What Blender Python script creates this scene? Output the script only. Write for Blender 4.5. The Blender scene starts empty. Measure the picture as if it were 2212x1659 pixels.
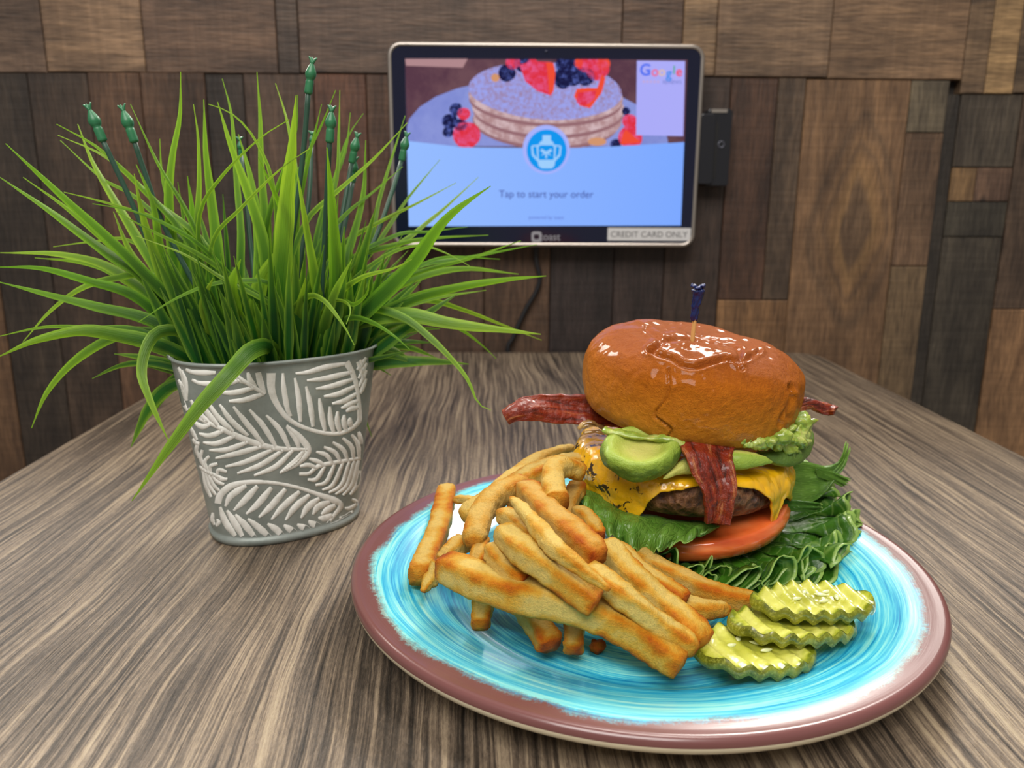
import bpy, math, random
import numpy as np
from mathutils import Vector, Matrix, noise as mn

random.seed(7)
S = bpy.context.scene
# ------------------------------------------------------------------ camera
F, PITCH, YAW, ROLL, CH = 1727.5, .2317, .0229, .0055, .1896
fw = np.array([math.sin(YAW)*math.cos(PITCH), math.cos(YAW)*math.cos(PITCH), -math.sin(PITCH)])
rt = np.array([math.cos(YAW), -math.sin(YAW), 0.]); up = np.cross(rt, fw)
R_ = rt*math.cos(ROLL)+up*math.sin(ROLL); U_ = up*math.cos(ROLL)-rt*math.sin(ROLL)
CAM = np.array([0, 0, CH])
cd = bpy.data.cameras.new('camera'); co = bpy.data.objects.new('camera', cd); S.collection.objects.link(co)
co.matrix_world = Matrix([[R_[0], U_[0], -fw[0], 0], [R_[1], U_[1], -fw[1], 0], [R_[2], U_[2], -fw[2], CH], [0, 0, 0, 1]])
cd.sensor_width = 36; cd.lens = F/2212*36; cd.clip_start = .01
cd.dof.use_dof = True; cd.dof.focus_distance = .345; cd.dof.aperture_fstop = cd.lens/2.1
S.camera = co

# ------------------------------------------------------------------ light and exposure
S.view_settings.view_transform = 'Standard'; S.view_settings.look = 'None'; S.view_settings.gamma = 1; S.view_settings.exposure = 0
w = bpy.data.worlds.new('world'); S.world = w; w.use_nodes = True
w.node_tree.nodes['Background'].inputs[0].default_value = (1.0, .95, .88, 1)
w.node_tree.nodes['Background'].inputs[1].default_value = .27
def area(name, loc, target, sx, sy, power, col):
    l = bpy.data.lights.new(name, 'AREA'); l.shape = 'RECTANGLE'; l.size = sx; l.size_y = sy; l.energy = power; l.color = col
    o = bpy.data.objects.new(name, l); S.collection.objects.link(o); o.location = loc
    o.rotation_euler = (Vector(target)-Vector(loc)).to_track_quat('-Z', 'Y').to_euler(); return o
area('ceiling_lamp_far_left', (-1.45, 2.5, 1.75), (0, .4, 0), .9, .9, 88, (1, .95, .88))
area('ceiling_lamp_far_right', (.92, 2.3, 1.72), (0, .4, 0), .6, .6, 48, (1, .95, .88))
area('ceiling_lamp_over_table', (.25, .75, 1.8), (.1, .5, 0), .7, .35, 15, (1, .93, .84))
area('fill_lamp_behind', (-.3, -.9, 1.7), (0, .5, .1), 1.3, 1.0, 46, (1, .95, .9))  # unseen fill light behind the camera, raised to brighten the pot's front

# ------------------------------------------------------------------ pixel to place
def ray(x, y): return fw+R_*(x-1106)/F-U_*(y-829.5)/F
def at_z(x, y, z): d = ray(x, y); return CAM+d*((z-CH)/d[2])
def at_y(x, y, Y): d = ray(x, y); return CAM+d*(Y/d[1])

# ------------------------------------------------------------------ helpers
def lin(c):
    return tuple(((v/255)/12.92 if v/255 <= .04045 else ((v/255+.055)/1.055)**2.4) for v in c)+(1,)
class Mat:
    def __init__(s, name, base=None, rough=.5, **kw):
        s.m = bpy.data.materials.new(name); s.m.use_nodes = True; s.nt = s.m.node_tree
        s.b = s.nt.nodes['Principled BSDF']; s.out = s.nt.nodes['Material Output']
        s.set(Roughness=rough)
        if base is not None: s.set(**{'Base Color': lin(base) if not hasattr(base, 'is_linked') else base})
        s.set(**{k.replace('_', ' '): v for k, v in kw.items()})
    def put(s, sock, v):
        if hasattr(v, 'is_linked'): s.nt.links.new(v, sock)
        else:
            if sock.type == 'RGBA' and len(v) == 3: v = tuple(v)+(1,)
            sock.default_value = v
    def set(s, **kw):
        for k, v in kw.items(): s.put(s.b.inputs[k], v)
    def node(s, typ, props=None, ins=None, **inp):
        n = s.nt.nodes.new('ShaderNode'+typ)
        for k, v in (props or {}).items(): setattr(n, k, v)
        for k, v in (ins or {}).items(): s.put(n.inputs[k], v)
        for k, v in inp.items(): s.put(n.inputs[k], v)
        return n
    def obj(s): return s.node('TexCoord').outputs['Object']
    def attr(s, name): return s.node('Attribute', {'attribute_name': name})
    def map(s, vec, scale=(1, 1, 1), loc=(0, 0, 0), rot=(0, 0, 0)):
        return s.node('Mapping', ins={'Vector': vec, 'Scale': scale, 'Location': loc, 'Rotation': rot}).outputs[0]
    def noise(s, vec, scale=5, detail=4, rough=.5, dist=0):
        return s.node('TexNoise', ins={'Vector': vec, 'Scale': scale, 'Detail': detail, 'Roughness': rough, 'Distortion': dist}).outputs['Fac']
    def voro(s, vec, scale, feature='F1', rnd=1):
        return s.node('TexVoronoi', {'feature': feature}, {'Vector': vec, 'Scale': scale, 'Randomness': rnd}).outputs['Distance']
    def ramp(s, fac, stops, interp='LINEAR'):
        n = s.node('ValToRGB', ins={'Fac': fac}); e = n.color_ramp.elements; n.color_ramp.interpolation = interp
        while len(e) < len(stops): e.new(.5)
        for i, (p, c) in enumerate(stops):
            e[i].position = p; e[i].color = lin(c) if not isinstance(c, float) else (c, c, c, 1)
        return n.outputs[0]
    def math(s, op, a, b=0., c=0.):
        n = s.node('Math', {'operation': op}); s.put(n.inputs[0], a); s.put(n.inputs[1], b); s.put(n.inputs[2], c); return n.outputs[0]
    def vmath(s, op, a, b):
        n = s.node('VectorMath', {'operation': op}); s.put(n.inputs[0], a); s.put(n.inputs[1], b); return n.outputs[0]
    def mix(s, fac, a, b, blend='MIX'):
        n = s.node('Mix', {'data_type': 'RGBA', 'blend_type': blend})
        s.put(n.inputs[0], fac); s.put(n.inputs[6], lin(a) if isinstance(a, tuple) and len(a) == 3 else a)
        s.put(n.inputs[7], lin(b) if isinstance(b, tuple) and len(b) == 3 else b); return n.outputs[2]
    def sep(s, v): return s.node('SeparateXYZ', ins={0: v}).outputs
    def comb(s, x, y, z): return s.node('CombineXYZ', ins={0: x, 1: y, 2: z}).outputs[0]
    def bump(s, h, dist=.001, strength=1., normal=None):
        n = s.node('Bump', ins={'Height': h, 'Distance': dist, 'Strength': strength})
        if normal: s.put(n.inputs['Normal'], normal)
        s.set(Normal=n.outputs[0]); return n.outputs[0]
    def translucent(s, col, fac, normal=None):
        t = s.node('BsdfTranslucent', ins={'Color': col})
        if normal: s.put(t.inputs['Normal'], normal)
        mx = s.node('MixShader', ins={0: fac, 1: s.b.outputs[0], 2: t.outputs[0]})
        s.nt.links.new(mx.outputs[0], s.out.inputs[0])
def fbm(p, sc, octv=3, seed=0.):
    return mn.fractal(Vector((p[0]*sc+seed, p[1]*sc-seed*.7, p[2]*sc+seed*1.3)), 1.0, 2.0, octv)
def mesh(name, V, Fc, mats, parent=None, attrs=None, smooth=True, fmat=None, mods=None):
    """one mesh object; V in world coordinates, origin moves to the parent's place (or to the mesh centre)"""
    V = np.asarray(V, float)
    me = bpy.data.meshes.new(name); o = bpy.data.objects.new(name, me); S.collection.objects.link(o)
    if parent is not None:
        org = np.array(parent['_org']); o.parent = parent; porg = org
        o['_org'] = list(map(float, org))
    else:
        lo, hi = V.min(0), V.max(0); org = np.array([(lo[0]+hi[0])/2, (lo[1]+hi[1])/2, lo[2]]); o.location = org; o['_org'] = list(map(float, org))
    me.from_pydata((V-org).tolist(), [], [list(map(int, f)) for f in Fc])
    if not isinstance(mats, (list, tuple)): mats = [mats]
    for m in mats: me.materials.append(m.m)
    if fmat is not None: me.polygons.foreach_set('material_index', np.asarray(fmat, int))
    me.polygons.foreach_set('use_smooth', [smooth]*len(me.polygons))
    for k, a in (attrs or {}).items():
        at = me.attributes.new(k, 'FLOAT_COLOR', 'POINT'); a = np.asarray(a, float)
        if a.ndim == 1: a = np.stack([a, a, a], -1)
        a = np.concatenate([a, np.ones((len(a), 1))], 1) if a.shape[1] == 3 else a
        at.data.foreach_set('color', a.ravel())
    for mod in (mods or []):
        m = o.modifiers.new(mod[0].lower(), mod[0])
        for k, v in mod[1].items(): setattr(m, k, v)
    me.update(); return o
def tag(o, label=None, cat=None, group=None, kind=None):
    if label: o['label'] = label
    if cat: o['category'] = cat
    if group: o['group'] = group
    if kind: o['kind'] = kind
    return o
def empty(name, loc):
    o = bpy.data.objects.new(name, None); S.collection.objects.link(o); o.empty_display_size = .02
    o.location = tuple(loc); o['_org'] = list(map(float, loc)); return o
def catmull(P, m):
    P = np.asarray(P, float)
    if len(P) == 2: return P[0]+(P[1]-P[0])*np.linspace(0, 1, m)[:, None]
    Q = np.vstack([2*P[0]-P[1], P, 2*P[-1]-P[-2]]); seg = np.linalg.norm(np.diff(P[:, :3] if P.shape[1] > 2 else P, axis=0), axis=1)+1e-9
    cum = np.concatenate([[0], np.cumsum(seg)]); out = []
    for t in np.linspace(0, cum[-1], m):
        i = min(np.searchsorted(cum, t, 'right')-1, len(seg)-1); i = max(i, 0); u = (t-cum[i])/seg[i]
        a, b, c, d = Q[i], Q[i+1], Q[i+2], Q[i+3]
        out.append(.5*((2*b)+(-a+c)*u+(2*a-5*b+4*c-d)*u*u+(-a+3*b-3*c+d)*u**3))
    return np.array(out)
def frames(P, upv=(0, 0, 1)):
    T = np.gradient(P, axis=0); T /= np.linalg.norm(T, axis=1)[:, None]+1e-12
    upv = np.broadcast_to(np.asarray(upv, float), P.shape)
    N = np.cross(T, upv); N /= np.linalg.norm(N, axis=1)[:, None]+1e-9; B = np.cross(N, T); return T, N, B
def sweep(P, w, h, n=16, pw=2., upv=(0, 0, 1), m=None, cap=.5, twist=0., disp=None):
    """closed tube with a superellipse section; w, h: half sizes (arrays along the path)"""
    P = catmull(P, m or len(P)) if m else np.asarray(P, float); m = len(P)
    w = np.interp(np.linspace(0, 1, m), np.linspace(0, 1, len(np.atleast_1d(w))), np.atleast_1d(w)) if np.size(w) > 1 else np.full(m, float(w))
    h = np.interp(np.linspace(0, 1, m), np.linspace(0, 1, len(np.atleast_1d(h))), np.atleast_1d(h)) if np.size(h) > 1 else np.full(m, float(h))
    T, N, B = frames(P, upv); V = []; A = []
    for i in range(m):
        for k in range(n):
            a = 2*math.pi*k/n; c, s = math.cos(a), math.sin(a)
            r = (abs(c)**pw+abs(s)**pw)**(-1/pw); tw = twist*i/m
            x, y = r*c*w[i], r*s*h[i]; x, y = x*math.cos(tw)-y*math.sin(tw), x*math.sin(tw)+y*math.cos(tw)
            p = P[i]+N[i]*x+B[i]*y
            if disp: p = p+(N[i]*c+B[i]*s)*disp(p, i/(m-1), a)
            V.append(p); A.append((i/(m-1), (a % (2*math.pi))/(2*math.pi), r-1))
    Fc = [(i*n+k, i*n+(k+1) % n, (i+1)*n+(k+1) % n, (i+1)*n+k) for i in range(m-1) for k in range(n)]
    for e, i in ((0, 0), (1, m-1)):
        c = P[i]+T[i]*(cap*w[i])*(1 if e else -1); V.append(c); A.append((float(e), 0, 0)); ci = len(V)-1
        Fc += [((i*n+(k+1) % n), i*n+k, ci) if e == 0 else (i*n+k, i*n+(k+1) % n, ci) for k in range(n)]
    return np.array(V), Fc, np.array(A)
def box(x0, x1, y0, y1, z0, z1):
    V = [(x, y, z) for z in (z0, z1) for y in (y0, y1) for x in (x0, x1)]
    return V, [(0, 2, 3, 1), (4, 5, 7, 6), (0, 1, 5, 4), (2, 6, 7, 3), (0, 4, 6, 2), (1, 3, 7, 5)]
def merge(parts):
    V = []; Fc = []; fm = []
    for i, p in enumerate(parts):
        n = len(V); V += [tuple(v) for v in p[0]]; Fc += [tuple(a+n for a in f) for f in p[1]]; fm += [p[2] if len(p) > 2 else 0]*len(p[1])
    return V, Fc, fm
def rrect(x0, x1, z0, z1, r, n=8):
    out = []
    for cx, cz, a0 in ((x1-r, z1-r, 0), (x0+r, z1-r, 90), (x0+r, z0+r, 180), (x1-r, z0+r, 270)):
        for k in range(n+1):
            a = math.radians(a0+90*k/n); out.append((cx+r*math.cos(a), cz+r*math.sin(a)))
    return out
def prism_y(outl, y0, y1):
    n = len(outl); V = [(x, y0, z) for x, z in outl]+[(x, y1, z) for x, z in outl]
    Fc = [tuple(range(n)), tuple(range(2*n-1, n-1, -1))]+[(k, k+n, (k+1) % n+n, (k+1) % n) for k in range(n)]
    return V, Fc
def lathe(prof, n=96, c=(0, 0, 0), disp=None, sx=1, sy=1):
    V = []
    for r, z in prof:
        for k in range(n):
            a = 2*math.pi*k/n; V.append((c[0]+r*math.cos(a)*sx, c[1]+r*math.sin(a)*sy, c[2]+z))
    Fc = [(i*n+k, i*n+(k+1) % n, (i+1)*n+(k+1) % n, (i+1)*n+k) for i in range(len(prof)-1) for k in range(n)]
    return np.array(V), Fc
def grid_faces(a, b, wrap=False):
    return [(i*b+j, i*b+(j+1) % b, (i+1)*b+(j+1) % b, (i+1)*b+j) for i in range(a-1) for j in range(b if wrap else b-1)]

# ------------------------------------------------------------------ the wall of mixed planks
WALL = .989; KW = 1.55
def WX(x, y=450): return at_y(x, y, WALL)[0]
def WZ(y, x=1106): return at_y(x, y, WALL)[2]
def wood(name, horiz, knot=None):
    m = Mat(name, rough=.62); o = m.obj(); off = m.attr('off').outputs['Vector']; v = m.vmath('ADD', o, off)
    sc = (5, 5, 55) if horiz else (55, 5, 5)
    big = m.noise(m.map(v, (6, 1, 2) if not horiz else (2, 1, 6)), 3, 3, .6, .4)
    st = m.noise(m.map(v, sc), 1.6, 6, .62, .9); fine = m.noise(m.map(v, tuple(k*5 for k in sc)), 1.5, 4, .6)
    saw = m.noise(m.map(v, (8, 5, 160) if not horiz else (160, 5, 8)), 1, 2, .6)
    col = m.mix(1., m.attr('tint').outputs['Color'], m.ramp(st, [(.25, (160, 150, 142)), (.5, (214, 208, 200)), (.75, (250, 242, 228))]), 'MULTIPLY')
    col = m.mix(.75, col, m.ramp(fine, [(.3, (140, 134, 128)), (.6, (255, 252, 248))]), 'MULTIPLY')
    col = m.mix(.75, col, m.ramp(big, [(.32, (130, 122, 116)), (.62, (255, 250, 240))]), 'MULTIPLY')
    col = m.mix(.18, col, m.ramp(saw, [(.4, (150, 145, 140)), (.6, (255, 255, 255))]), 'MULTIPLY')
    vz = m.map(v, (9, 1, 4.5) if not horiz else (4.5, 1, 9)); kd = m.voro(vz, 1.3)
    col = m.mix(m.ramp(kd, [(.05, 1.), (.1, 0.)]), col, (38, 30, 26))
    if knot:
        x, y, z = m.sep(m.map(o, loc=(WCX-knot[0], 0, WCZ-knot[1])))
        ax = m.math('ABSOLUTE', x); az = m.math('MULTIPLY', m.math('ABSOLUTE', z), .42)
        d = m.math('ADD', m.math('POWER', m.math('ADD', m.math('POWER', ax, 1.25), m.math('POWER', az, 1.25)), .8), m.math('MULTIPLY', m.noise(m.map(v, (16, 1, 5)), 1, 3), .045))
        band = m.ramp(m.math('MULTIPLY', d, 9.), [(.26, (100, 72, 52)), (.36, (112, 84, 60)), (.42, (240, 205, 140)), (.50, (215, 178, 122)), (.56, (130, 98, 70)), (.60, (200, 165, 120)), (.66, (165, 132, 100)), (.71, (112, 82, 60)), (.77, (185, 150, 115))])
        col = m.mix(.5, col, m.mix(1., col, band, 'MULTIPLY')); col = m.mix(.2, col, m.mix(1., band, (150, 140, 130), 'MULTIPLY'))
    m.set(**{'Base Color': col}); m.bump(m.math('ADD', m.math('ADD', st, fine), m.math('MULTIPLY', saw, .5)), .0012, .8); return m
wv, wh_ = wood('wood_planks_upright', False), wood('wood_planks_level', True)
PL = []  # px x0, x1 (at row 450), py top, bottom, colour, material, proud mm
zt = -140
for x0, x1, c, yb in ((-330, 140, (122, 104, 92), 157), (140, 345, (158, 134, 112), 157), (345, 620, (112, 92, 80), 159), (620, 665, (88, 76, 70), 160),
                  (665, 1330, (104, 88, 80), 161), (1330, 1455, (112, 92, 80), 163), (1455, 1525, (150, 128, 104), 165), (1525, 1760, (134, 114, 96), 167), (1760, 2040, (134, 112, 92), 172)):
    PL.append((x0, x1, zt, yb, c, 1, 2.0+(x0 % 7)*.12, yb < 150))
PL += [(2040, 2090, zt, 203, (120, 102, 84), 1, 2.5, 0), (2090, 2150, zt, 203, (166, 142, 108), 1, 2.5, 0), (2150, 2560, zt, 203, (122, 106, 88), 1, 2.5, 0)]
def pv(x0, x1, y0, y1, c, mt=0, pr=1.5): PL.append((x0, x1, y0, y1, c, mt, pr, 0))
BT = 1900
pv(-330, -190, 157, BT, (96, 76, 62)); pv(-190, -22, 157, BT, (112, 88, 68), 0, 2.2); pv(-22, 95, 157, BT, (66, 58, 52)); pv(95, 221, 157, BT, (74, 62, 54), 0, 1.5)
pv(221, 330, 157, BT, (106, 82, 66), 0, 2.4); pv(330, 465, 157, BT, (98, 76, 62), 0, 2.4); pv(465, 545, 160, BT, (66, 58, 54)); pv(545, 690, 160, BT, (92, 76, 68), 0, 2)
pv(690, 800, 160, BT, (106, 76, 64), 0, 1.7); pv(800, 905, 161, BT, (104, 80, 68), 0, 1.7); pv(905, 1045, 161, BT, (92, 74, 64), 0, 2.4); pv(1045, 1190, 161, BT, (100, 80, 66), 0, 2.4)
pv(1190, 1330, 163, BT, (58, 50, 52), 0, 1); pv(1330, 1440, 163, BT, (62, 52, 52), 0, 1.); pv(1440, 1562, 166, BT, (70, 58, 54), 0, 1.)
pv(1562, 1660, 168, 648, (92, 68, 56), 0, 1.8); pv(1660, 1718, 168, 648, (98, 84, 72), 0, 1.8); pv(1562, 1718, 648, BT, (142, 112, 82), 0, 2.5)
pv(1718, 1937, 172, BT, (158, 136, 112), 2, 2.1)
pv(1937, 2017, 174, 287, (104, 98, 86), 0, 2.6); pv(1937, 2017, 287, 575, (122, 100, 82), 0, 2.5); pv(1937, 2017, 575, BT, (116, 100, 80), 0, 2.7)
pv(2017, 2046, 203, BT, (64, 60, 56), 0, -1); pv(2046, 2176, 203, 362, (94, 88, 80), 0, .2); pv(2046, 2100, 362, 436, (150, 124, 92), 0, .2); pv(2100, 2176, 362, 436, (118, 96, 84), 0, .2)
pv(2046, 2176, 436, 512, (74, 72, 66), 0, .2); pv(2046, 2176, 512, BT, (76, 72, 66), 0, -.3)
pv(2176, 2560, 203, 668, (104, 88, 76), 0, 1.6); pv(2176, 2560, 668, BT, (150, 120, 92), 0, 2.2)
rw = random.Random(5)
for sgn in (-1, 1): # the planks go on beyond both sides
    xx0 = -330 if sgn < 0 else 2560
    for k in range(9):
        xx1 = xx0+sgn*rw.choice((120, 170, 220)); g_ = rw.choice(((96, 76, 62), (74, 64, 56), (122, 100, 82), (108, 84, 66), (142, 114, 88)))
        a_, b_ = min(xx0, xx1), max(xx0, xx1); pv(a_, b_, 160 if sgn < 0 else 203, BT, g_, 0, rw.uniform(.5, 2.5)); PL.append((a_, b_, zt, 160 if sgn < 0 else 203, rw.choice(((122, 104, 92), (140, 118, 98), (104, 88, 80))), 1, 2.2, 0)); xx0 = xx1
XLO, XHI = min(q[0] for q in PL), max(q[1] for q in PL)
parts = []; tint = []; off = []
for x0, x1, y0, y1, c, mt, pr, _ in PL:
    g = .0004; b = .0009
    X0, X1 = WX(x0)+g, WX(x1)-g; Z1, Z0 = WZ(y0, (x0+x1)/2)-g, max(WZ(y1, (x0+x1)/2), -.75)+g
    yf = WALL-pr*.001
    V = [(X0, WALL+.012, Z0), (X1, WALL+.012, Z0), (X1, WALL+.012, Z1), (X0, WALL+.012, Z1), (X0, yf+b, Z0), (X1, yf+b, Z0), (X1, yf+b, Z1), (X0, yf+b, Z1),
         (X0+b, yf, Z0+b), (X1-b, yf, Z0+b), (X1-b, yf, Z1-b), (X0+b, yf, Z1-b)]
    Fc = [(0, 1, 5, 4), (1, 2, 6, 5), (2, 3, 7, 6), (3, 0, 4, 7), (4, 5, 9, 8), (5, 6, 10, 9), (6, 7, 11, 10), (7, 4, 8, 11), (8, 9, 10, 11)]
    parts.append((V, Fc, mt)); k = KW*random.uniform(.96, 1.04); tint += [tuple(v*k for v in lin(c)[:3])]*12; off += [(random.uniform(-9, 9), 0, random.uniform(-9, 9))]*12
V, Fc, fm = merge(parts); nb = len(V)
BV, BF = box(WX(XLO), WX(XHI), WALL+.012, WALL+.10, -.75, WZ(-140)); V += BV; Fc += [tuple(a+nb for a in f) for f in BF]; fm += [0]*6
tint += [(.05, .04, .035)]*8; off += [(0, 0, 0)]*8
WCX = (WX(XLO)+WX(XHI))/2; WCZ = -.75; kx, kz = WX(1840, 500), WZ(500, 1840); wk = wood('wood_plank_with_knot', False, (kx, kz))
wall = mesh('wall_back', V, Fc, [wv, wh_, wk], attrs={'tint': tint, 'off': off}, smooth=False, fmat=fm); tag(wall, kind='structure')
# floor under and around the table
fl = Mat('floor_tile', rough=.5); t = fl.node('TexBrick', ins={'Vector': fl.obj(), 'Scale': 2.2, 'Color1': lin((88, 78, 70)), 'Color2': lin((80, 71, 64)), 'Mortar': lin((50, 46, 44))})
fl.set(**{'Base Color': t.outputs[0]})
V, Fc = box(WX(XLO), WX(XHI), -1.6, WALL+.10, -.80, -.75); tag(mesh('floor', V, Fc, fl, smooth=False), kind='structure')

# ------------------------------------------------------------------ table
TL, TR = -.3343, .3999
tm = Mat('grey_brown_oak_laminate', rough=.42); o = tm.obj()
warp = tm.noise(tm.map(o, (4.5, 2.2, 1)), 1, 2, .5); warp2 = tm.noise(tm.map(o, (30, 9, 1)), 1, 2, .5)
x, y, z = tm.sep(o); xx = tm.math('ADD', x, tm.math('ADD', tm.math('MULTIPLY', tm.math('SUBTRACT', warp, .5), .045), tm.math('MULTIPLY', tm.math('SUBTRACT', warp2, .5), .008)))
gv = tm.comb(xx, y, 0.)
g1 = tm.noise(tm.map(gv, (330, 5, 1)), 1, 4, .6, .15); g2 = tm.noise(tm.map(gv, (1000, 16, 1)), 1, 4, .65, .3); g3 = tm.noise(tm.map(gv, (20, 3, 1)), 1, 4, .6)
fl2 = tm.noise(tm.map(o, (900, 260, 1)), 1, 4, .75)
h = tm.math('ADD', tm.math('MULTIPLY', g1, .5), tm.math('ADD', tm.math('MULTIPLY', g2, .32), tm.math('MULTIPLY', g3, .26)))
h = tm.math('ADD', h, tm.math('MULTIPLY', tm.math('SUBTRACT', fl2, .5), .16))
col = tm.ramp(h, [(.41, (38, 33, 28)), (.49, (76, 66, 56)), (.545, (110, 96, 81)), (.61, (150, 133, 111)), (.70, (178, 161, 133))])
tm.set(**{'Base Color': col}); tm.set(Roughness=tm.ramp(h, [(.4, .52), (.65, .36)])); tm.bump(tm.math('ADD', h, tm.math('MULTIPLY', fl2, .3)), .0014, 1.)
r = .028; out = []
for cx, cy, a0 in ((TR-r, .975-r, 0), (TL+r, .975-r, 90), (TL+r, -.22+r, 180), (TR-r, -.22+r, 270)):
    for k in range(9):
        a = math.radians(a0+90*k/8); out.append((cx+r*math.cos(a), cy+r*math.sin(a)))
n = len(out); V = []
for z, ins in ((0, .0015), (-.0015, 0), (-.030, 0), (-.032, .002)):
    for (x_, y_) in out:
        cx_, cy_ = (TL+TR)/2, .38; V.append((cx_+(x_-cx_)*(1-ins/.37), cy_+(y_-cy_)*(1-ins/.6), z))
Fc = [tuple(range(n)), tuple(range(4*n-1, 3*n-1, -1))]+[(i*n+k, (i+1)*n+k, (i+1)*n+(k+1) % n, i*n+(k+1) % n) for i in range(3) for k in range(n)]
tab = empty('dining_table', ((TL+TR)/2, .38, -.75)); tag(tab, 'grey-brown wood-grain laminate table with rounded corners against the plank wall', 'table')
mesh('tabletop', V, Fc, tm, tab, smooth=False)
blk = Mat('black_powder_coat', (22, 22, 23), .5)
V, Fc = lathe([(0, -.75), (.24, -.75), (.24, -.742), (.05, -.72), (.038, -.70), (.038, -.05), (.16, -.04), (.16, -.032), (0, -.032)], 48, ((TL+TR)/2, .38, 0))
mesh('pedestal_leg', V, Fc, blk, tab)

# ------------------------------------------------------------------ kiosk on the wall
KY = .955
kroot = empty('ordering_kiosk', (.058, WALL, .13)); tag(kroot, 'wall-mounted touchscreen in a silver frame showing pancakes and berries', 'screen')
silver = Mat('silver_frame', (176, 168, 160), .32, Metallic=.85); glass = Mat('black_glass_blue_haze', (18, 22, 46), .1)  # bluish base puts the blue lens haze into the black glass colour
X0, X1, Z0, Z1 = -.1195, .2372, .1305, .3555
outer = rrect(X0, X1, Z0, Z1, .015); inner = rrect(X0+.0045, X1-.0045, Z0+.0045, Z1-.0045, .011)
n = len(outer); rings = [[(a, KY+.016, b) for a, b in rrect(X0+.006, X1-.006, Z0+.006, Z1-.006, .012)], [(a, KY+.012, b) for a, b in outer], [(a, KY+.0015, b) for a, b in outer],
                         [(a, KY-.0005, b) for a, b in rrect(X0+.0015, X1-.0015, Z0+.0015, Z1-.0015, .0135)], [(a, KY-.0005, b) for a, b in inner], [(a, KY+.002, b) for a, b in inner]]
V = sum(rings, []); Fc = [(i*n+k, i*n+(k+1) % n, (i+1)*n+(k+1) % n, (i+1)*n+k) for i in range(5) for k in range(n)]+[tuple(range(n-1, -1, -1))]
mesh('frame', V, Fc, silver, kroot)
V, Fc = prism_y(inner, KY+.0005, KY+.003); gl = mesh('glass_front', V, Fc, glass, kroot, smooth=False)
V, Fc = box(.02, .10, KY+.012, WALL+.001, .19, .30); mesh('wall_bracket', V, Fc, blk, kroot, smooth=False)
cable = Mat('black_rubber', (22, 22, 26), .55)
def emis(name, c, st=1., tex=None):
    m = Mat(name, (0, 0, 0), .9); m.set(**{'Specular IOR Level': 0.}); m.set(**{'Emission Color': tex(m) if tex else lin(c), 'Emission Strength': st}); return m
scr = []; smats = []
def sm(*a, **k): smats.append(emis(*a, **k)); return len(smats)-1
def sp(px, mi, layer): # polygon of screen pixels
    P = [at_y(x, y, KY-.00005-layer*.00006) for x, y in px]; scr.append((P, [tuple(range(len(P)))], mi))
def ell(cx, cy, rx, ry, rot=0, n=28, wob=0, a0=0, a1=360):
    o = []
    for k in range(n):
        a = math.radians(a0+(a1-a0)*k/(n if a1-a0 == 360 else n-1)); rr = 1+wob*math.sin(3*a+cx)+wob*.6*math.sin(5*a)
        x, y = rx*rr*math.cos(a), ry*rr*math.sin(a); c, s = math.cos(math.radians(rot)), math.sin(math.radians(rot)); o.append((cx+x*c-y*s, cy+x*s+y*c))
    return o
def clip(P, ymin=None, ymax=None, xmin=None, xmax=None):
    def cl(P, ax, lim, sgn):
        out = []
        for i in range(len(P)):
            a, b = P[i-1], P[i]; ia, ib = (a[ax]-lim)*sgn >= 0, (b[ax]-lim)*sgn >= 0
            if ia != ib: t = (lim-a[ax])/(b[ax]-a[ax]); out.append(tuple(a[j]+(b[j]-a[j])*t for j in (0, 1)))
            if ib: out.append(b)
        return out
    for ax, lim, sg in ((1, ymin, 1), (1, ymax, -1), (0, xmin, 1), (0, xmax, -1)):
        if lim is not None: P = cl(P, ax, lim, sg)
    return P
def speck(a, b, sc, lo=.42, hi=.58): return lambda m: m.mix(m.ramp(m.noise(m.obj(), sc, 5, .75), [(lo, 0.), (hi, 1.)]), a, b)
def grad(m): # the bright page is a flat display colour with a slight deepening to the right
    x, y, z = m.sep(m.obj()); return m.mix(m.ramp(m.math('ADD', m.math('MULTIPLY', x, 2.), .5), [(.2, 0.), (.9, 1.)]), (150, 188, 255), (122, 166, 255))
i_bg = sm('screen_table_photo', 0, tex=speck((108, 76, 84), (88, 58, 72), 12)); i_bg2 = sm('screen_table_light', (176, 136, 140)); i_plate = sm('screen_plate', 0, tex=speck((150, 160, 222), (120, 132, 205), 14, .3, .7))
i_sug = sm('screen_sugar', 0, tex=speck((156, 128, 158), (156, 164, 238), 330, .38, .56)); i_side = sm('screen_pancake_side', 0, tex=speck((210, 182, 186), (176, 138, 140), 60)); i_dk = sm('screen_pancake_gap', (150, 108, 114))
i_red = sm('screen_strawberry', 0, tex=speck((222, 50, 66), (226, 96, 150), 160, .45, .66)); i_or = sm('screen_strawberry_lit', (238, 78, 54)); i_blu = sm('screen_blueberry', 0, tex=speck((26, 26, 66), (92, 108, 190), 220, .5, .66))
i_wht = sm('screen_page', 0, tex=grad); i_card = sm('screen_card', (172, 172, 248)); i_ring = sm('screen_logo_ring', (166, 178, 252)); i_log = sm('screen_logo_blue', (20, 150, 238)); i_lw = sm('screen_logo_light', (158, 206, 252)); i_yel = sm('screen_butter', (210, 150, 110))
TX = (875, 127, 1485, 487)
x0, y0, x1, y1 = TX; cl = lambda P: clip(P, y0+1, 322, x0, x1-1)
sp([(x0, y0), (x1, y0+2), (x1-14, y1), (x0+8, y1+2)], i_wht, 0)
sp([(x0, y0), (x1, y0+2), (x1-6, 308), (1300, 317), (1180, 320), (1000, 318), (x0+4, 304)], i_bg, 1)
sp([(x0, y0), (1010, y0), (1000, 146), (x0+2, 142)], i_bg2, 2)
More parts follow.
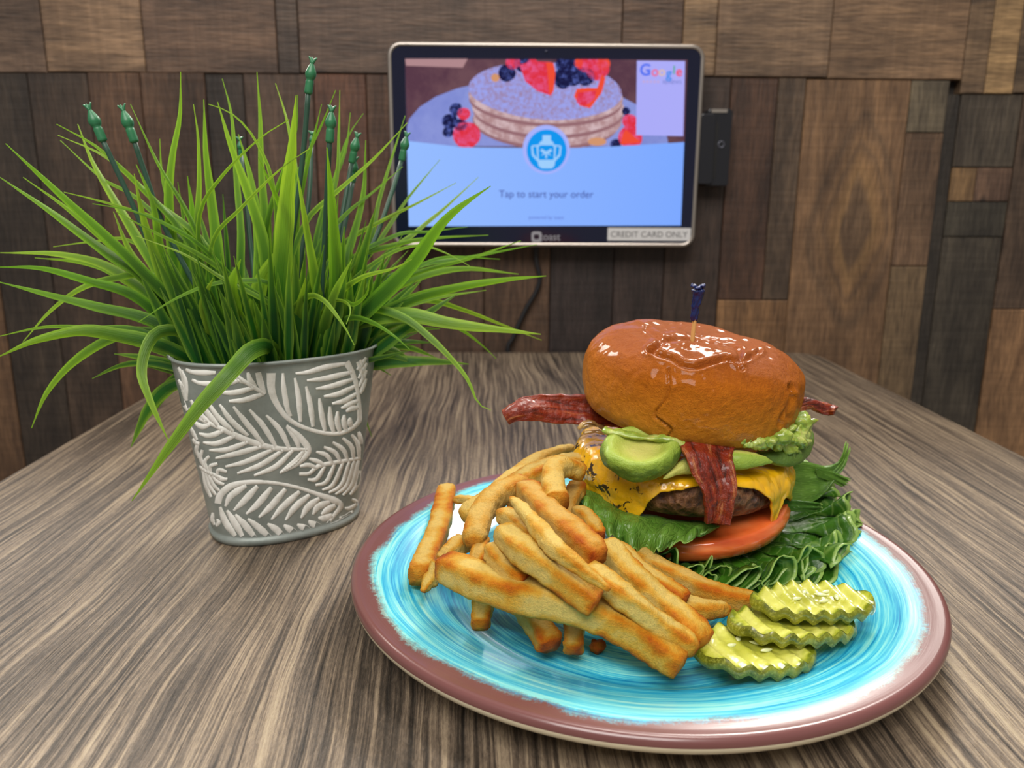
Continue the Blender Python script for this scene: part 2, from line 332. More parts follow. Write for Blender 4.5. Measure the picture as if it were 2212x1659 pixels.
sp(clip(ell(1160, 300, 285, 128, 3), y0, 316, x0+4, x1-8), i_plate, 2)
for k, (cx, cy, rx, ry, mi) in enumerate([(1180, 262, 158, 62, i_dk), (1182, 256, 160, 60, i_side), (1183, 240, 163, 60, i_dk), (1183, 232, 165, 60, i_side), (1180, 216, 166, 58, i_dk), (1180, 208, 167, 58, i_side)]):
    sp(cl(ell(cx, cy, rx, ry, 2, 40, .008)), mi, 3+k)
sp(cl(ell(1179, 196, 166, 62, 3, 40, .01)), i_sug, 9)
for cx, cy, r_, mi in [(985, 236, 14, i_blu), (972, 262, 17, i_blu), (995, 270, 14, i_blu), (1002, 246, 14, i_red), (1008, 292, 30, i_red), (968, 285, 12, i_blu), (1360, 262, 16, i_red), (1362, 296, 26, i_red), (1330, 312, 12, i_blu), (1352, 240, 9, i_blu),
                       (1108, 134, 16, i_red), (1095, 158, 19, i_blu), (1128, 138, 18, i_blu), (1150, 140, 14, i_red), (1290, 148, 26, i_red), (1222, 140, 22, i_blu), (1262, 140, 16, i_red), (1216, 170, 22, i_blu), (1238, 165, 22, i_blu), (1265, 166, 20, i_blu), (1303, 138, 15, i_or), (1250, 136, 10, i_or)]:
    sp(cl(ell(cx, cy, r_, r_*.98, 0, 20, .03)), mi, 10)
sp(cl([(1122, 140), (1150, 132), (1190, 134), (1199, 160), (1196, 196), (1190, 207), (1160, 196), (1135, 176)]), i_red, 11); sp(cl([(1180, 134), (1196, 136), (1200, 160), (1196, 196), (1186, 206), (1184, 170)]), i_or, 12)
sp(cl([(1290, 190), (1300, 160), (1308, 170), (1300, 200), (1275, 234), (1252, 228), (1240, 208), (1246, 192), (1268, 190)]), i_or, 11); sp(cl([(1248, 200), (1288, 196), (1284, 214), (1262, 230), (1246, 222)]), i_red, 12)
sp(cl([(1345, 290), (1352, 280), (1386, 308), (1340, 312)]), i_or, 11); sp(cl(ell(1070, 168, 9, 9)), i_yel, 11); sp(cl(ell(1290, 306, 20, 9)), i_yel, 11)
sp([(x0+3, 304), (1000, 318), (1180, 321), (1300, 318), (x1-7, 307), (x1-8, 330), (x0+4, 330)], i_wht, 13)
sp([(1376, 131), (1480, 132), (1476, 294), (1374, 292)], i_card, 14)
sp(ell(1180, 323, 51, 53, 0, 40), i_ring, 15); sp(ell(1181, 325, 43, 45, 0, 40), i_log, 16)
# the logo: a carafe with side arcs, drawn as light strokes
sp([(1172, 292), (1190, 292), (1190, 303), (1196, 308), (1196, 314), (1165, 314), (1165, 308), (1172, 303)], i_lw, 17)
for k in (-1, 1):
    sp([(1180+k*29, 316), (1180+k*33, 316), (1180+k*31, 336), (1180+k*20, 348), (1180+k*17, 345), (1180+k*27, 333)], i_lw, 17); sp([(1180+k*14, 312), (1180+k*31, 314), (1180+k*31, 317), (1180+k*14, 316)], i_lw, 17)
    sp([(1180+k*17, 312), (1180+k*21, 318), (1180+k*19, 350), (1180+k*16, 350)], i_lw, 17); sp([(1180, 327), (1180+k*10, 321), (1180+k*13, 326), (1180+k*6, 330), (1180+k*11, 337), (1180+k*3, 333)], i_lw, 18)
sp([(1161, 345), (1200, 345), (1198, 358), (1192, 364), (1170, 364), (1163, 358)], i_lw, 17); sp([(1178, 327), (1182, 327), (1182, 342), (1178, 342)], i_lw, 18)
V, Fc, fm = merge(scr); screen = mesh('screen', V, Fc, smats, kroot, smooth=False, fmat=fm)
def text(s, x, y, wpx, mat, parent, name, Y, depth=.0, bold=0.):
    """lettering centred at pixel x, y of the plane Y, wpx pixels wide"""
    c = bpy.data.curves.new(name, 'FONT'); c.body = s; c.align_x = 'CENTER'; c.align_y = 'CENTER'; c.size = .01; c.offset = bold; c.extrude = depth
    o = bpy.data.objects.new(name, c); S.collection.objects.link(o); c.materials.append(mat.m); bpy.context.view_layer.update()
    p = at_y(x, y, Y); wd = at_y(x+wpx/2, y, Y)[0]-at_y(x-wpx/2, y, Y)[0]; k = wd/max(o.dimensions.x, 1e-6)
    me = bpy.data.meshes.new_from_object(o.evaluated_get(bpy.context.evaluated_depsgraph_get())); V = [p+k*np.array((v.co.x, -v.co.z, v.co.y)) for v in me.vertices]; Fc = [tuple(q.vertices) for q in me.polygons]
    bpy.data.objects.remove(o); bpy.data.curves.remove(c); bpy.data.meshes.remove(me); return mesh(name, V, Fc, mat, parent, smooth=False)
t_dk = emis('screen_ink', (58, 66, 150)); YT = KY-.0013
text('Tap to start your order', 1180, 420, 204, t_dk, screen, 'screen_text', YT)
text('powered by toast', 1180, 470, 76, emis('screen_small_ink', (96, 116, 208)), screen, 'screen_text', YT)
gc = [(76, 110, 240), (232, 110, 150), (220, 190, 170), (66, 140, 235), (70, 170, 120), (235, 84, 110)]
for ch, xc, wc, c, dy in (('G', 1394, 22, 0, 0), ('o', 1415, 15, 1, 3), ('o', 1430, 14, 2, 3), ('g', 1445, 13, 3, 7), ('l', 1456, 3, 4, 0), ('e', 1467, 13, 5, 3)):
    text(ch, xc, 152+dy, wc, emis('screen_letter_colour', gc[c]), screen, 'screen_text', YT, 0, .0002)
text('★★★★★', 1406, 177, 38, emis('screen_stars', (206, 168, 200)), screen, 'screen_text', YT)
text('REVIEWS', 1452, 178, 40, emis('screen_grey_ink', (104, 112, 190)), screen, 'screen_text', YT)
grey = Mat('printed_grey', (150, 150, 158), .5)
lg = text('toast', 1188, 512, 44, grey, gl, 'maker_lettering', KY+.0003)
P = [at_y(x, y, KY+.0002) for x, y in rrect(1148, 1170, 500, 523, 6)]; Q = [at_y(x, y, KY+.0002) for x, y in rrect(1153, 1165, 506, 517, 3)]; n = len(P)
mesh('maker_emblem', P+Q, [(k, (k+1) % n, (k+1) % n+n, k+n) for k in range(n)], grey, gl, smooth=False)
lab = Mat('white_label_tape', (205, 205, 206), .6)
a = at_y(1313, 492, KY); b = at_y(1491, 520, KY); V, Fc = box(a[0], b[0], KY-.0001, KY+.0006, b[2], a[2])
sk = mesh('label_strip', V, Fc, lab, kroot, smooth=False); sk['label'] = 'white tape label with grey capital lettering'
text('CREDIT CARD ONLY', 1402, 507, 166, Mat('label_ink', (92, 92, 96), .6), sk, 'label_text', KY-.0004)
# camera dot
V, Fc = lathe([(0, 0), (.0016, 0), (.0016, .0006), (0, .0006)], 16); c0 = at_y(1180, 111, KY); V = [(c0[0]+v[0], KY+.0002-v[2], c0[2]+v[1]) for v in V]; mesh('camera_lens', V, Fc, Mat('lens_black', (30, 34, 60), .1), kroot)
# card reader on the side
cr = Mat('black_plastic', (26, 27, 33), .3)
def rb(xa, xb, ya, yb, y0, y1, r): # rounded block between pixel columns/rows
    p, q = at_y(xa, ya, KY), at_y(xb, yb, KY); return prism_y(rrect(p[0], q[0], q[2], p[2], r), y0, y1)
V, Fc, _ = merge([rb(1516, 1541, 244, 398, KY+.004, KY+.022, .004), rb(1534, 1577, 233, 402, KY+.008, WALL+.001, .004)])
crd = mesh('card_reader', V, Fc, cr, kroot, smooth=False, mods=[('BEVEL', dict(width=.0012, segments=2))])
V, Fc = rb(1546, 1549, 262, 386, KY+.0073, KY+.009, .0005); mesh('card_slot', V, Fc, Mat('slot_black', (6, 6, 8), .5), crd, smooth=False)
V, Fc = rb(1541, 1575, 234, 242, KY+.0068, KY+.009, .001); mesh('reader_top_edge', V, Fc, silver, crd, smooth=False)
c0 = at_y(1562, 311, KY); V, Fc = lathe([(0, 0), (.004, 0), (.004, .001), (.0028, .001), (.0028, .0002), (0, .0002)], 20); V = [(c0[0]+v[0], KY+.0085-v[2], c0[2]+v[1]) for v in V]; mesh('keyhole', V, Fc, Mat('dull_steel', (96, 98, 110), .4, Metallic=.6), crd)
P = [at_y(x, y, WALL-.010) for x, y in ((1160, 500), (1158, 560), (1166, 600), (1158, 630), (1140, 660), (1125, 690), (1108, 730), (1096, 757))]+[np.array((.03, .982, -.04)), np.array((.03, .984, -.3))]
V, Fc, A = sweep(P, .0028, .0028, 10, 2, (0, 1, .01), 60); tag(mesh('power_cable', V, Fc, cable), 'dark cable running down the planks from the wall screen to behind the table', 'cable')

# ------------------------------------------------------------------ planter
PC = np.array([-.1235, .4475, 0.]); PH = .1035
def pell(z): # half axes, rotation, exponent and centre of the pot at height z
    t = z/PH; return .0415+(.0562-.0415)*t, .0292+(.0400-.0292)*t, .55, 2.3, PC[0]+.0010*t, PC[1]+.0*t
def ppt(a, z, off=0.):
    A_, B_, ro, pw, cx, cy = pell(z); A_ += off; B_ += off; c, s = math.cos(a), math.sin(a); r = (abs(c)**pw+abs(s)**pw)**(-1/pw)
    x, y = A_*r*c, B_*r*s; return np.array((cx+x*math.cos(ro)-y*math.sin(ro), cy+x*math.sin(ro)+y*math.cos(ro), z))
def hit(px, py): # where the pixel's ray meets the front of the pot: angle, height
    d = ray(px, py); prev = None
    for k in range(400):
        Y = .36+k*.0004; p = CAM+d*(Y/d[1]); z = min(max(p[2], -.01), PH+.01); A_, B_, ro, pw, cx, cy = pell(z)
        x, y = p[0]-cx, p[1]-cy; u, v = x*math.cos(ro)+y*math.sin(ro), -x*math.sin(ro)+y*math.cos(ro)
        f = (abs(u/A_)**pw+abs(v/B_)**pw)
        if f <= 1:
            return math.atan2(v/B_, u/A_), z
        if prev is None or f < prev[0]: prev = (f, math.atan2(v/B_, u/A_), z)
    return (prev[1], prev[2]) if prev[0] < 1.06 else None
pot = empty('potted_grass', (PC[0], PC[1], 0)); tag(pot, 'artificial grass with bud stems in a grey oval metal pot with white leaf pattern', 'potted plant')
zinc = Mat('grey_zinc', rough=.45, Metallic=.25); o = zinc.obj()
zinc.set(**{'Base Color': zinc.mix(zinc.ramp(zinc.noise(o, 38, 5, .65), [(.35, 0.), (.68, 1.)]), (128, 137, 132), (160, 167, 162))}); zinc.bump(zinc.noise(o, 60, 3), .0006, .5)
wht = Mat('white_painted_relief', rough=.5); wht.set(**{'Base Color': wht.mix(wht.ramp(wht.noise(wht.obj(), 160, 4, .7), [(.3, 0.), (.55, 1.)]), (216, 216, 208), (238, 238, 232))})
NA = 160; V = []
zs = [0, .0005, .004, .0045]+list(np.linspace(.006, PH, 30)); offs = [-.001, .0014, .0014, 0]+[0]*30
for z, of in zip(zs, offs): V += [ppt(2*math.pi*k/NA, z, of) for k in range(NA)]
nr = len(zs)
for z, of in ((PH+.0012, .0016), (PH+.0022, .0004), (PH+.0012, -.0012), (PH, -.0016), (PH*.82, -.0016)): V += [ppt(2*math.pi*k/NA, z, of) for k in range(NA)]; nr += 1
Fc = grid_faces(nr, NA, True); fm = [0]*len(Fc)
Fc.append(tuple(range(NA-1, -1, -1))); fm.append(0)
def stroke(pts, wpx, raise_=.0002):
    """a raised white stroke on the pot along pixel points; wpx: widths in pixels"""
    P = catmull(np.array(pts, float), max(6, 5*len(pts))); m = len(P); wp = 1.36*np.interp(np.linspace(0, 1, m), np.linspace(0, 1, len(wpx)), wpx)/1.0
    T = np.gradient(P, axis=0); T /= np.linalg.norm(T, axis=1)[:, None]+1e-9; Nn = np.stack([-T[:, 1], T[:, 0]], 1); L = []
    for i in range(m):
        row = []
        for s, of in ((-1, -.0002), (-.82, raise_), (.82, raise_), (1, -.0002)):
            q = P[i]+Nn[i]*s*wp[i]/2; h_ = hit(*q)
            row.append(None if h_ is None or h_[1] < .0048 or h_[1] > PH-.001 else (h_[0], h_[1], of))
        L.append(row)
    strokes.append(L)
strokes = []
def C(pts): return [(340+x/3.318, 700+y/3.318) for x, y in pts]
def st(pts, w=(5, 9, 10, 6)): stroke(C(pts), w)
# leaf one (upper left)
for p in [[(205, 325), (260, 345), (420, 350)], [(250, 400), (320, 425), (500, 425), (600, 400)], [(430, 490), (560, 490), (700, 455)], [(515, 553), (620, 545), (765, 500)], [(650, 345), (665, 400), (705, 450)], [(560, 345), (590, 395), (640, 420)]]: st(p)
st([(560, 360), (640, 420), (720, 470), (770, 505)], (5, 7, 8, 5)); st([(722, 345), (740, 420), (770, 500)], (10, 12, 6))
# leaf two (upper right, outlined)
st([(815, 350), (818, 470), (860, 580), (940, 680), (1060, 745), (1220, 785), (1340, 775), (1435, 710), (1447, 640), (1430, 460), (1395, 350), (1352, 270)], (16, 13, 10, 8, 7, 7, 7, 8, 8, 7, 9, 12))
for p in [[(900, 350), (905, 450), (930, 600), (955, 660)], [(985, 385), (1010, 520), (1025, 700)], [(1065, 445), (1095, 580), (1115, 735)], [(1160, 530), (1175, 640), (1200, 765)], [(1235, 590), (1240, 690), (1262, 775)], [(1290, 625), (1288, 700), (1306, 775)], [(1338, 650), (1335, 700), (1350, 765)], [(1380, 670), (1378, 710), (1392, 735)],
          [(990, 355), (1080, 345), (1200, 310), (1340, 285)], [(1070, 405), (1200, 390), (1390, 345)], [(1135, 465), (1250, 445), (1405, 395)], [(1190, 520), (1300, 500), (1418, 445)], [(1250, 572), (1340, 550), (1425, 500)], [(1315, 605), (1380, 575), (1435, 550)], [(1350, 630), (1390, 605), (1440, 600)]]: st(p, (4, 9, 10, 6))
# leaf three (large, middle)
st([(225, 600), (290, 670), (430, 735), (650, 835), (850, 890), (1075, 900)], (3, 7, 10, 11, 9, 5))
st([(925, 725), (1020, 810), (1080, 902), (1010, 990), (880, 1068)], (4, 11, 12, 10, 4))
for p in [[(240, 545), (300, 640), (370, 700)], [(300, 540), (370, 650), (440, 730)], [(362, 560), (440, 670), (545, 770)], [(448, 575), (530, 690), (650, 800)], [(545, 590), (640, 710), (760, 860)], [(660, 612), (760, 730), (850, 880)], [(780, 652), (880, 760), (945, 890)], [(925, 735), (990, 820), (1015, 890)],
          [(262, 700), (320, 735), (380, 720)], [(300, 785), (380, 800), (480, 762)], [(330, 850), (430, 855), (560, 800)], [(375, 905), (500, 900), (650, 845)], [(418, 962), (580, 925), (760, 875)], [(490, 1022), (640, 985), (840, 895)], [(575, 1070), (740, 1010), (900, 905)], [(695, 1085), (850, 1020), (970, 905)], [(880, 1065), (980, 990), (1050, 910)]]: st(p, (4, 9, 10, 6))
# leaf four (right, open)
st([(1015, 1075), (1090, 1070), (1150, 1020), (1290, 990), (1455, 962)], (6, 7, 8, 7, 6))
for p in [[(1020, 1020), (1080, 1010), (1140, 1030)], [(1085, 965), (1150, 985), (1200, 1015)], [(1135, 915), (1210, 940), (1255, 1000)], [(1190, 880), (1270, 920), (1310, 985)], [(1252, 845), (1330, 900), (1360, 975)], [(1325, 815), (1390, 880), (1405, 965)], [(1390, 790), (1435, 860), (1445, 960)], [(1440, 770), (1455, 820), (1462, 860)],
          [(1075, 1115), (1140, 1110), (1200, 1020)], [(1130, 1155), (1210, 1130), (1270, 1000)], [(1180, 1190), (1260, 1150), (1330, 990)], [(1225, 1210), (1320, 1150), (1375, 985)], [(1275, 1222), (1360, 1150), (1410, 980)], [(1328, 1228), (1400, 1140), (1440, 975)], [(1380, 1225), (1430, 1150), (1450, 1050)]]: st(p, (4, 8, 8, 5))
# leaf five (bottom, outlined)
st([(435, 1285), (450, 1230), (520, 1165), (640, 1135), (800, 1135), (980, 1165), (1150, 1220), (1310, 1290), (1265, 1370), (1205, 1450)], (12, 12, 9, 7, 6, 6, 7, 12, 8, 5))
for p in [[(490, 1305), (530, 1230), (640, 1155)], [(550, 1335), (620, 1270), (720, 1160)], [(640, 1360), (720, 1290), (820, 1170)], [(730, 1385), (820, 1300), (920, 1180)], [(820, 1400), (900, 1310), (1020, 1200)], [(920, 1405), (990, 1310), (1090, 1225)], [(1030, 1390), (1080, 1310), (1160, 1250)], [(1115, 1365), (1150, 1310), (1235, 1275)], [(1175, 1365), (1220, 1330), (1275, 1300)],
          [(450, 1310), (490, 1420), (560, 1518)], [(500, 1335), (560, 1430), (610, 1520)], [(560, 1365), (630, 1440), (700, 1528)], [(650, 1395), (730, 1460), (810, 1530)], [(790, 1430), (850, 1470), (905, 1525)], [(905, 1440), (950, 1470), (1005, 1510)], [(1000, 1435), (1050, 1460), (1100, 1485)], [(1080, 1410), (1120, 1435), (1170, 1450)], [(1150, 1390), (1200, 1390), (1250, 1370)]]: st(p, (4, 11, 12, 7))
# leaf six (lower left fan)
st([(300, 1020), (360, 1060), (430, 1090), (500, 1115)], (5, 6, 6, 4))
for p in [[(325, 900), (310, 960), (345, 1040)], [(375, 945), (340, 990), (370, 1060)], [(435, 1000), (380, 1020), (385, 1070)], [(500, 1060), (440, 1045), (430, 1085)], [(505, 1112), (450, 1110), (400, 1070)], [(480, 1150), (430, 1130), (380, 1070)], [(445, 1195), (400, 1150), (360, 1065)], [(420, 1225), (375, 1160), (340, 1050)], [(385, 1240), (350, 1160), (325, 1045)], [(300, 840), (280, 900), (300, 960)]]: st(p, (5, 7, 6, 4))
# bits at the edges
for p in [[(1300, 1390), (1350, 1380), (1400, 1340)], [(1340, 1320), (1380, 1320), (1425, 1290)], [(1390, 1255), (1420, 1270), (1435, 1300)], [(1230, 1440), (1300, 1420), (1380, 1370)], [(1428, 330), (1455, 300), (1495, 240)], [(1440, 390), (1465, 350), (1500, 280)], [(1445, 450), (1468, 400), (1498, 330)], [(1455, 500), (1470, 460), (1495, 390)], [(1430, 270), (1460, 340), (1470, 390)], [(1452, 255), (1470, 320), (1490, 360)],
          [(150, 310), (185, 380), (190, 470)], [(175, 330), (205, 420), (210, 550)], [(150, 400), (180, 450), (200, 540)], [(165, 480), (185, 560), (215, 620)], [(425, 1400), (440, 1420), (425, 1450)], [(240, 740), (262, 790), (285, 830)], [(255, 820), (275, 850), (300, 860)], [(400, 1350), (395, 1400), (410, 1440)]]: st(p, (4, 7, 7, 4))
def emit(L, mirror):
    n0 = len(V); idx = {}
    for i, row in enumerate(L):
        for j, q in enumerate(row):
            if q is not None: idx[i, j] = len(V); V.append(ppt(q[0]+(math.pi if mirror else 0), q[1], q[2]))
    for i in range(len(L)-1):
        for j in range(3):
            q = [(i, j), (i, j+1), (i+1, j+1), (i+1, j)]
            if all(a in idx for a in q) and max(abs(L[a][b][0]-L[c][d][0]) for a, b in q for c, d in q) < .35: Fc.append(tuple(idx[a] for a in q)); fm.append(1)
for L in strokes: emit(L, False)
for L in strokes: emit(L, True)
mesh('pot', V, Fc, [zinc, wht], pot, fmat=fm)
V = [ppt(2*math.pi*k/64, PH*.84, -.0014) for k in range(64)]+[np.array((PC[0], PC[1], PH*.86))]
soil = Mat('dark_foam_plug', (24, 30, 20), .9); mesh('foam_plug', V, [(k, (k+1) % 64, 64) for k in range(64)], soil, pot)

# ------------------------------------------------------------------ grass blades
GV = []; GF = []; GA = []
def blade(P3, w, tilt=0., fold=.25, taper=1., rnd=None, vs=1.):
    """a V-folded tapering blade along world points, w full width in metres"""
    m = 26; P = catmull(P3, m); T = np.gradient(P, axis=0); T /= np.linalg.norm(T, axis=1)[:, None]
    vd = P-CAM; vd /= np.linalg.norm(vd, axis=1)[:, None]; Wd = np.cross(T, vd); Wd /= np.linalg.norm(Wd, axis=1)[:, None]+1e-9; Nn = np.cross(Wd, T)
    n0 = len(GV); r = random.random() if rnd is None else rnd
    for i in range(m):
        t = i/(m-1); a = tilt*(1-.6*t)+.25*math.sin(3*t+r*9); prof = (.55+.45*min(1, t/.35))*(1-max(0, (t-.35)/.65)**1.6)**.9 if t < 1 else 0
        hw = max(w*.5*prof*taper, .00022)
        Wa = Wd[i]*math.cos(a)+Nn[i]*math.sin(a); Na = np.cross(Wa, T[i])
        for u in (-1, -.5, 0, .5, 1):
            wob = 1+.05*math.sin(31*t+u*4+r*20); GV.append(P[i]+Wa*hw*u*wob+Na*hw*fold*(abs(u)**1.3)); GA.append((u*.5+.5, t*vs, r))
    for i in range(m-1):
        for j in range(4): GF.append((n0+i*5+j, n0+i*5+j+1, n0+(i+1)*5+j+1, n0+(i+1)*5+j))
def root(px, Y=None):
    Xr = at_y(px, 790, .45)[0]; Xr = min(max(Xr, -.167), -.085); k = (Xr-PC[0])/.05
    Yr = (Y if Y else PC[1])+k*.02; return np.array((PC[0]+(Xr-PC[0])*.72, PC[1]+(Yr-PC[1])*.8, PH*.85))
def tb(px, wpx, Yt, Yb=None, tilt=None, fold=.28): # traced blade: pixel points tip to base, width in pixels, depth of tip
    Rr = root(px[-1][0], Yb); n = len(px); P = []
    for i, q in enumerate(px):
        t = i/max(n, 1); Y = q[2] if len(q) == 3 else Yt+(Rr[1]-Yt)*t**1.2; P.append(at_y(q[0], q[1], Y))
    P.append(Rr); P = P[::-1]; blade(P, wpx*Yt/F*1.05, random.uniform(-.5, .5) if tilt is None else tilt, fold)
YF, YM, YR = .385, .43, .50
for px, w_, Y in [
    ([(12, 310), (130, 420), (290, 570), (400, 690)], 26, .40), ([(0, 383), (100, 450), (230, 545), (330, 620)], 27, .405), ([(50, 383), (150, 455), (260, 550), (380, 660)], 18, .42),
    ([(122, 268), (210, 318), (300, 400), (400, 510), (500, 700)], 17, .42), ([(125, 292), (230, 340), (330, 430), (460, 560)], 15, .43), ([(130, 303), (220, 385), (310, 440), (450, 600)], 12, .45),
    ([(168, 268), (200, 350), (240, 420), (300, 520), (400, 690)], 22, .45), ([(0, 546), (120, 548), (220, 570), (300, 620), (400, 710)], 22, .44), ([(75, 557), (180, 568), (260, 600), (380, 690)], 16, .46),
    ([(-6, 577), (90, 580), (200, 610), (290, 640), (380, 720)], 24, .41), ([(-6, 608), (100, 635), (200, 660), (320, 690), (420, 745)], 26, .40), ([(50, 738), (110, 670), (180, 620), (260, 598), (330, 597), (400, 680)], 17, .43),
    ([(-5, 727), (100, 706), (200, 708), (300, 712), (400, 760)], 13, .40), ([(-6, 772), (80, 735), (180, 715), (270, 728), (360, 750), (430, 790)], 34, .39), ([(68, 925), (100, 850), (150, 790), (220, 740), (300, 715), (390, 740)], 23, .41),
    ([(365, 955), (322, 860), (306, 800), (320, 745), (350, 715), (400, 722), (450, 770)], 28, .385), ([(285, 1082, .358), (370, 960, .364), (430, 880, .370), (500, 800, .379), (545, 754, .394), (580, 746, .408), (594, 768, .42)], 40, .375),
    ([(300, 695), (370, 650), (450, 615), (530, 605), (590, 618), (640, 700)], 14, .39), ([(390, 155), (388, 250), (370, 350), (365, 450), (390, 650)], 22, .44), ([(418, 225), (428, 300), (430, 400), (425, 520), (440, 690)], 15, .44),
    ([(440, 215), (445, 340), (460, 460), (475, 600)], 24, .45), ([(480, 170), (500, 250), (510, 380), (520, 500), (520, 660)], 15, .48), ([(470, 220), (500, 320), (540, 430), (570, 540), (580, 680)], 27, .44),
    ([(555, 155), (562, 260), (565, 380), (575, 500), (580, 660)], 18, .47), ([(595, 180), (620, 260), (640, 380), (640, 520)], 14, .49), ([(640, 205), (630, 330), (620, 420), (612, 520), (603, 620), (596, 740)], 46, .395),
    ([(706, 318), (715, 420), (722, 520), (725, 620), (712, 740)], 33, .40), ([(640, 360), (660, 480), (680, 600), (690, 700)], 22, .42), ([(725, 195), (690, 280), (640, 380), (600, 470), (590, 640)], 12, .46), ([(734, 195), (732, 290), (728, 380), (700, 520)], 12, .49),
    ([(282, 225), (340, 350), (400, 450), (450, 560), (500, 680)], 14, .42), ([(625, 258), (560, 300), (480, 380), (430, 470), (440, 640)], 10, .39), ([(670, 320), (600, 370), (520, 450), (460, 520), (450, 650)], 10, .395),
    ([(450, 225), (500, 245), (550, 300), (590, 400), (600, 560)], 11, .44), ([(1060, 402), (990, 450), (940, 500), (890, 570), (800, 660), (720, 735)], 38, .41), ([(1033, 383), (960, 450), (900, 500), (800, 590)], 11, .56),
    ([(985, 395), (900, 440), (820, 480), (740, 530), (690, 620)], 11, .52), ([(950, 345), (880, 430), (820, 520), (740, 640)], 10, .58), ([(880, 265), (800, 350), (720, 420), (660, 480), (620, 600)], 13, .46), ([(875, 250), (850, 330), (820, 430), (800, 520), (740, 650)], 11, .55),
    ([(1055, 508), (930, 515), (850, 530), (760, 560), (690, 640)], 13, .52), ([(1125, 520), (1010, 560), (900, 590), (800, 640), (720, 700)], 13, .50), ([(1160, 528), (1000, 558), (900, 575), (780, 640)], 12, .52),
    ([(1120, 592), (1000, 580), (900, 600), (820, 640), (740, 700)], 19, .51), ([(1180, 596), (1090, 605), (1000, 620), (900, 645), (800, 690), (740, 720)], 27, .46), ([(1050, 627), (960, 640), (880, 660), (780, 700)], 12, .50),
    ([(1170, 735), (1080, 700), (1000, 670), (920, 650), (800, 670)], 12, .54), ([(1168, 722), (1080, 712), (980, 700), (880, 680), (790, 690), (720, 730)], 34, .43), ([(1072, 775), (1040, 745), (990, 710), (920, 690), (800, 700)], 11, .52),
    ([(1060, 886), (1032, 870), (1010, 820), (970, 770), (920, 722), (870, 685), (800, 668), (740, 700)], 20, .41), ([(885, 755), (850, 725), (800, 695), (750, 688), (700, 730)], 15, .40), ([(765, 745), (740, 700), (700, 650), (665, 640), (630, 680), (625, 740)], 17, .39),
    ([(798, 605), (792, 635), (765, 658), (735, 652), (700, 700)], 15, .40), ([(748, 700), (757, 670), (745, 652), (715, 655), (680, 710)], 12, .395), ([(138, 415), (200, 430), (270, 450), (350, 480), (430, 560)], 12, .43), ([(200, 440), (300, 460), (420, 520), (520, 620), (600, 700)], 13, .40),
    ([(250, 457), (330, 500), (430, 550), (530, 620), (620, 690)], 15, .40), ([(295, 510), (400, 550), (480, 600), (590, 660), (640, 720)], 13, .39), ([(115, 533), (200, 522), (280, 520), (380, 600)], 9, .47), ([(245, 457), (280, 540), (330, 610), (370, 700)], 25, .42), ([(290, 375), (305, 450), (325, 520), (360, 620), (400, 720)], 28, .41),
    ([(294, 355), (330, 440), (352, 560), (400, 700)], 24, .42), ([(890, 560), (850, 580), (780, 600), (730, 640), (690, 720)], 15, .41), ([(785, 245), (750, 300), (720, 400), (690, 540)], 11, .52), ([(757, 243), (745, 330), (700, 450), (670, 600)], 13, .51), ([(695, 225), (670, 330), (640, 470), (620, 620)], 16, .47),
    ([(643, 205), (636, 300), (580, 470), (560, 640)], 14, .46), ([(558, 340), (590, 410), (615, 480), (612, 600)], 24, .41), ([(790, 303), (785, 420), (760, 520), (720, 650)], 18, .49), ([(870, 360), (800, 420), (740, 470), (680, 560)], 11, .49), ([(1010, 490), (930, 500), (850, 510), (740, 590)], 10, .53),
    ([(1080, 560), (960, 556), (880, 590), (800, 650)], 10, .49), ([(1015, 575), (960, 545), (900, 530), (820, 560), (740, 640)], 10, .46), ([(515, 290), (545, 400), (560, 520), (560, 660)], 24, .47), ([(405, 380), (415, 470), (400, 560), (410, 690)], 26, .44), ([(345, 300), (350, 380), (370, 460), (400, 560), (440, 690)], 14, .46),
    ([(620, 520), (590, 560), (560, 620), (555, 720)], 40, .43), ([(520, 560), (500, 620), (510, 700), (520, 760)], 44, .40), ([(460, 600), (440, 660), (470, 740)], 30, .40), ([(660, 600), (650, 660), (640, 740)], 32, .41), ([(760, 560), (720, 640), (690, 740)], 28, .41)]:
    tb(px, w_, Y)
rg = random.Random(11)
for k in range(230): # the rest of the tuft, growing out of the pot in every direction
    a = rg.uniform(0, 2*math.pi); rr = math.sqrt(rg.random()); b = ppt(a, PH*.85, -.009); b = PC+(b-PC)*np.array((rr, rr, 1)); b[2] = PH*.85
    el = rg.uniform(.55, 1.5) if rg.random() < .75 else rg.uniform(.2, .6); L = rg.uniform(.05, .112)*(.7+.3*math.sin(el)); da = a+rg.uniform(-.6, .6)
    if math.sin(da) < -.1: L *= .8; el = max(el, 1.22); dr = 0.
    else: dr = rg.uniform(.0, .045)*math.cos(el)
    d = np.array((math.cos(da)*math.cos(el), math.sin(da)*math.cos(el), math.sin(el)))
    P = [b+d*L*t-np.array((0, 0, dr*t*t*1.5)) for t in (0, .25, .5, .75, 1)]; blade(P, rg.uniform(.0035, .0085), rg.uniform(-.9, .9), .28, 1, rg.random(), .55)  # scaled v keeps inner blades dark: the tuft's inner shade in their colour
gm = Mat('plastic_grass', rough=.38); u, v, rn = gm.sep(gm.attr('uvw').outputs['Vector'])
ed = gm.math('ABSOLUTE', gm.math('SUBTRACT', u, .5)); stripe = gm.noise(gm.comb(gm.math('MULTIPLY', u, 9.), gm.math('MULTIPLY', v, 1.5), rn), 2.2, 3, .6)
cA = gm.mix(rn, (14, 66, 22), (36, 100, 30)); cB = gm.mix(rn, (112, 168, 40), (158, 196, 66))
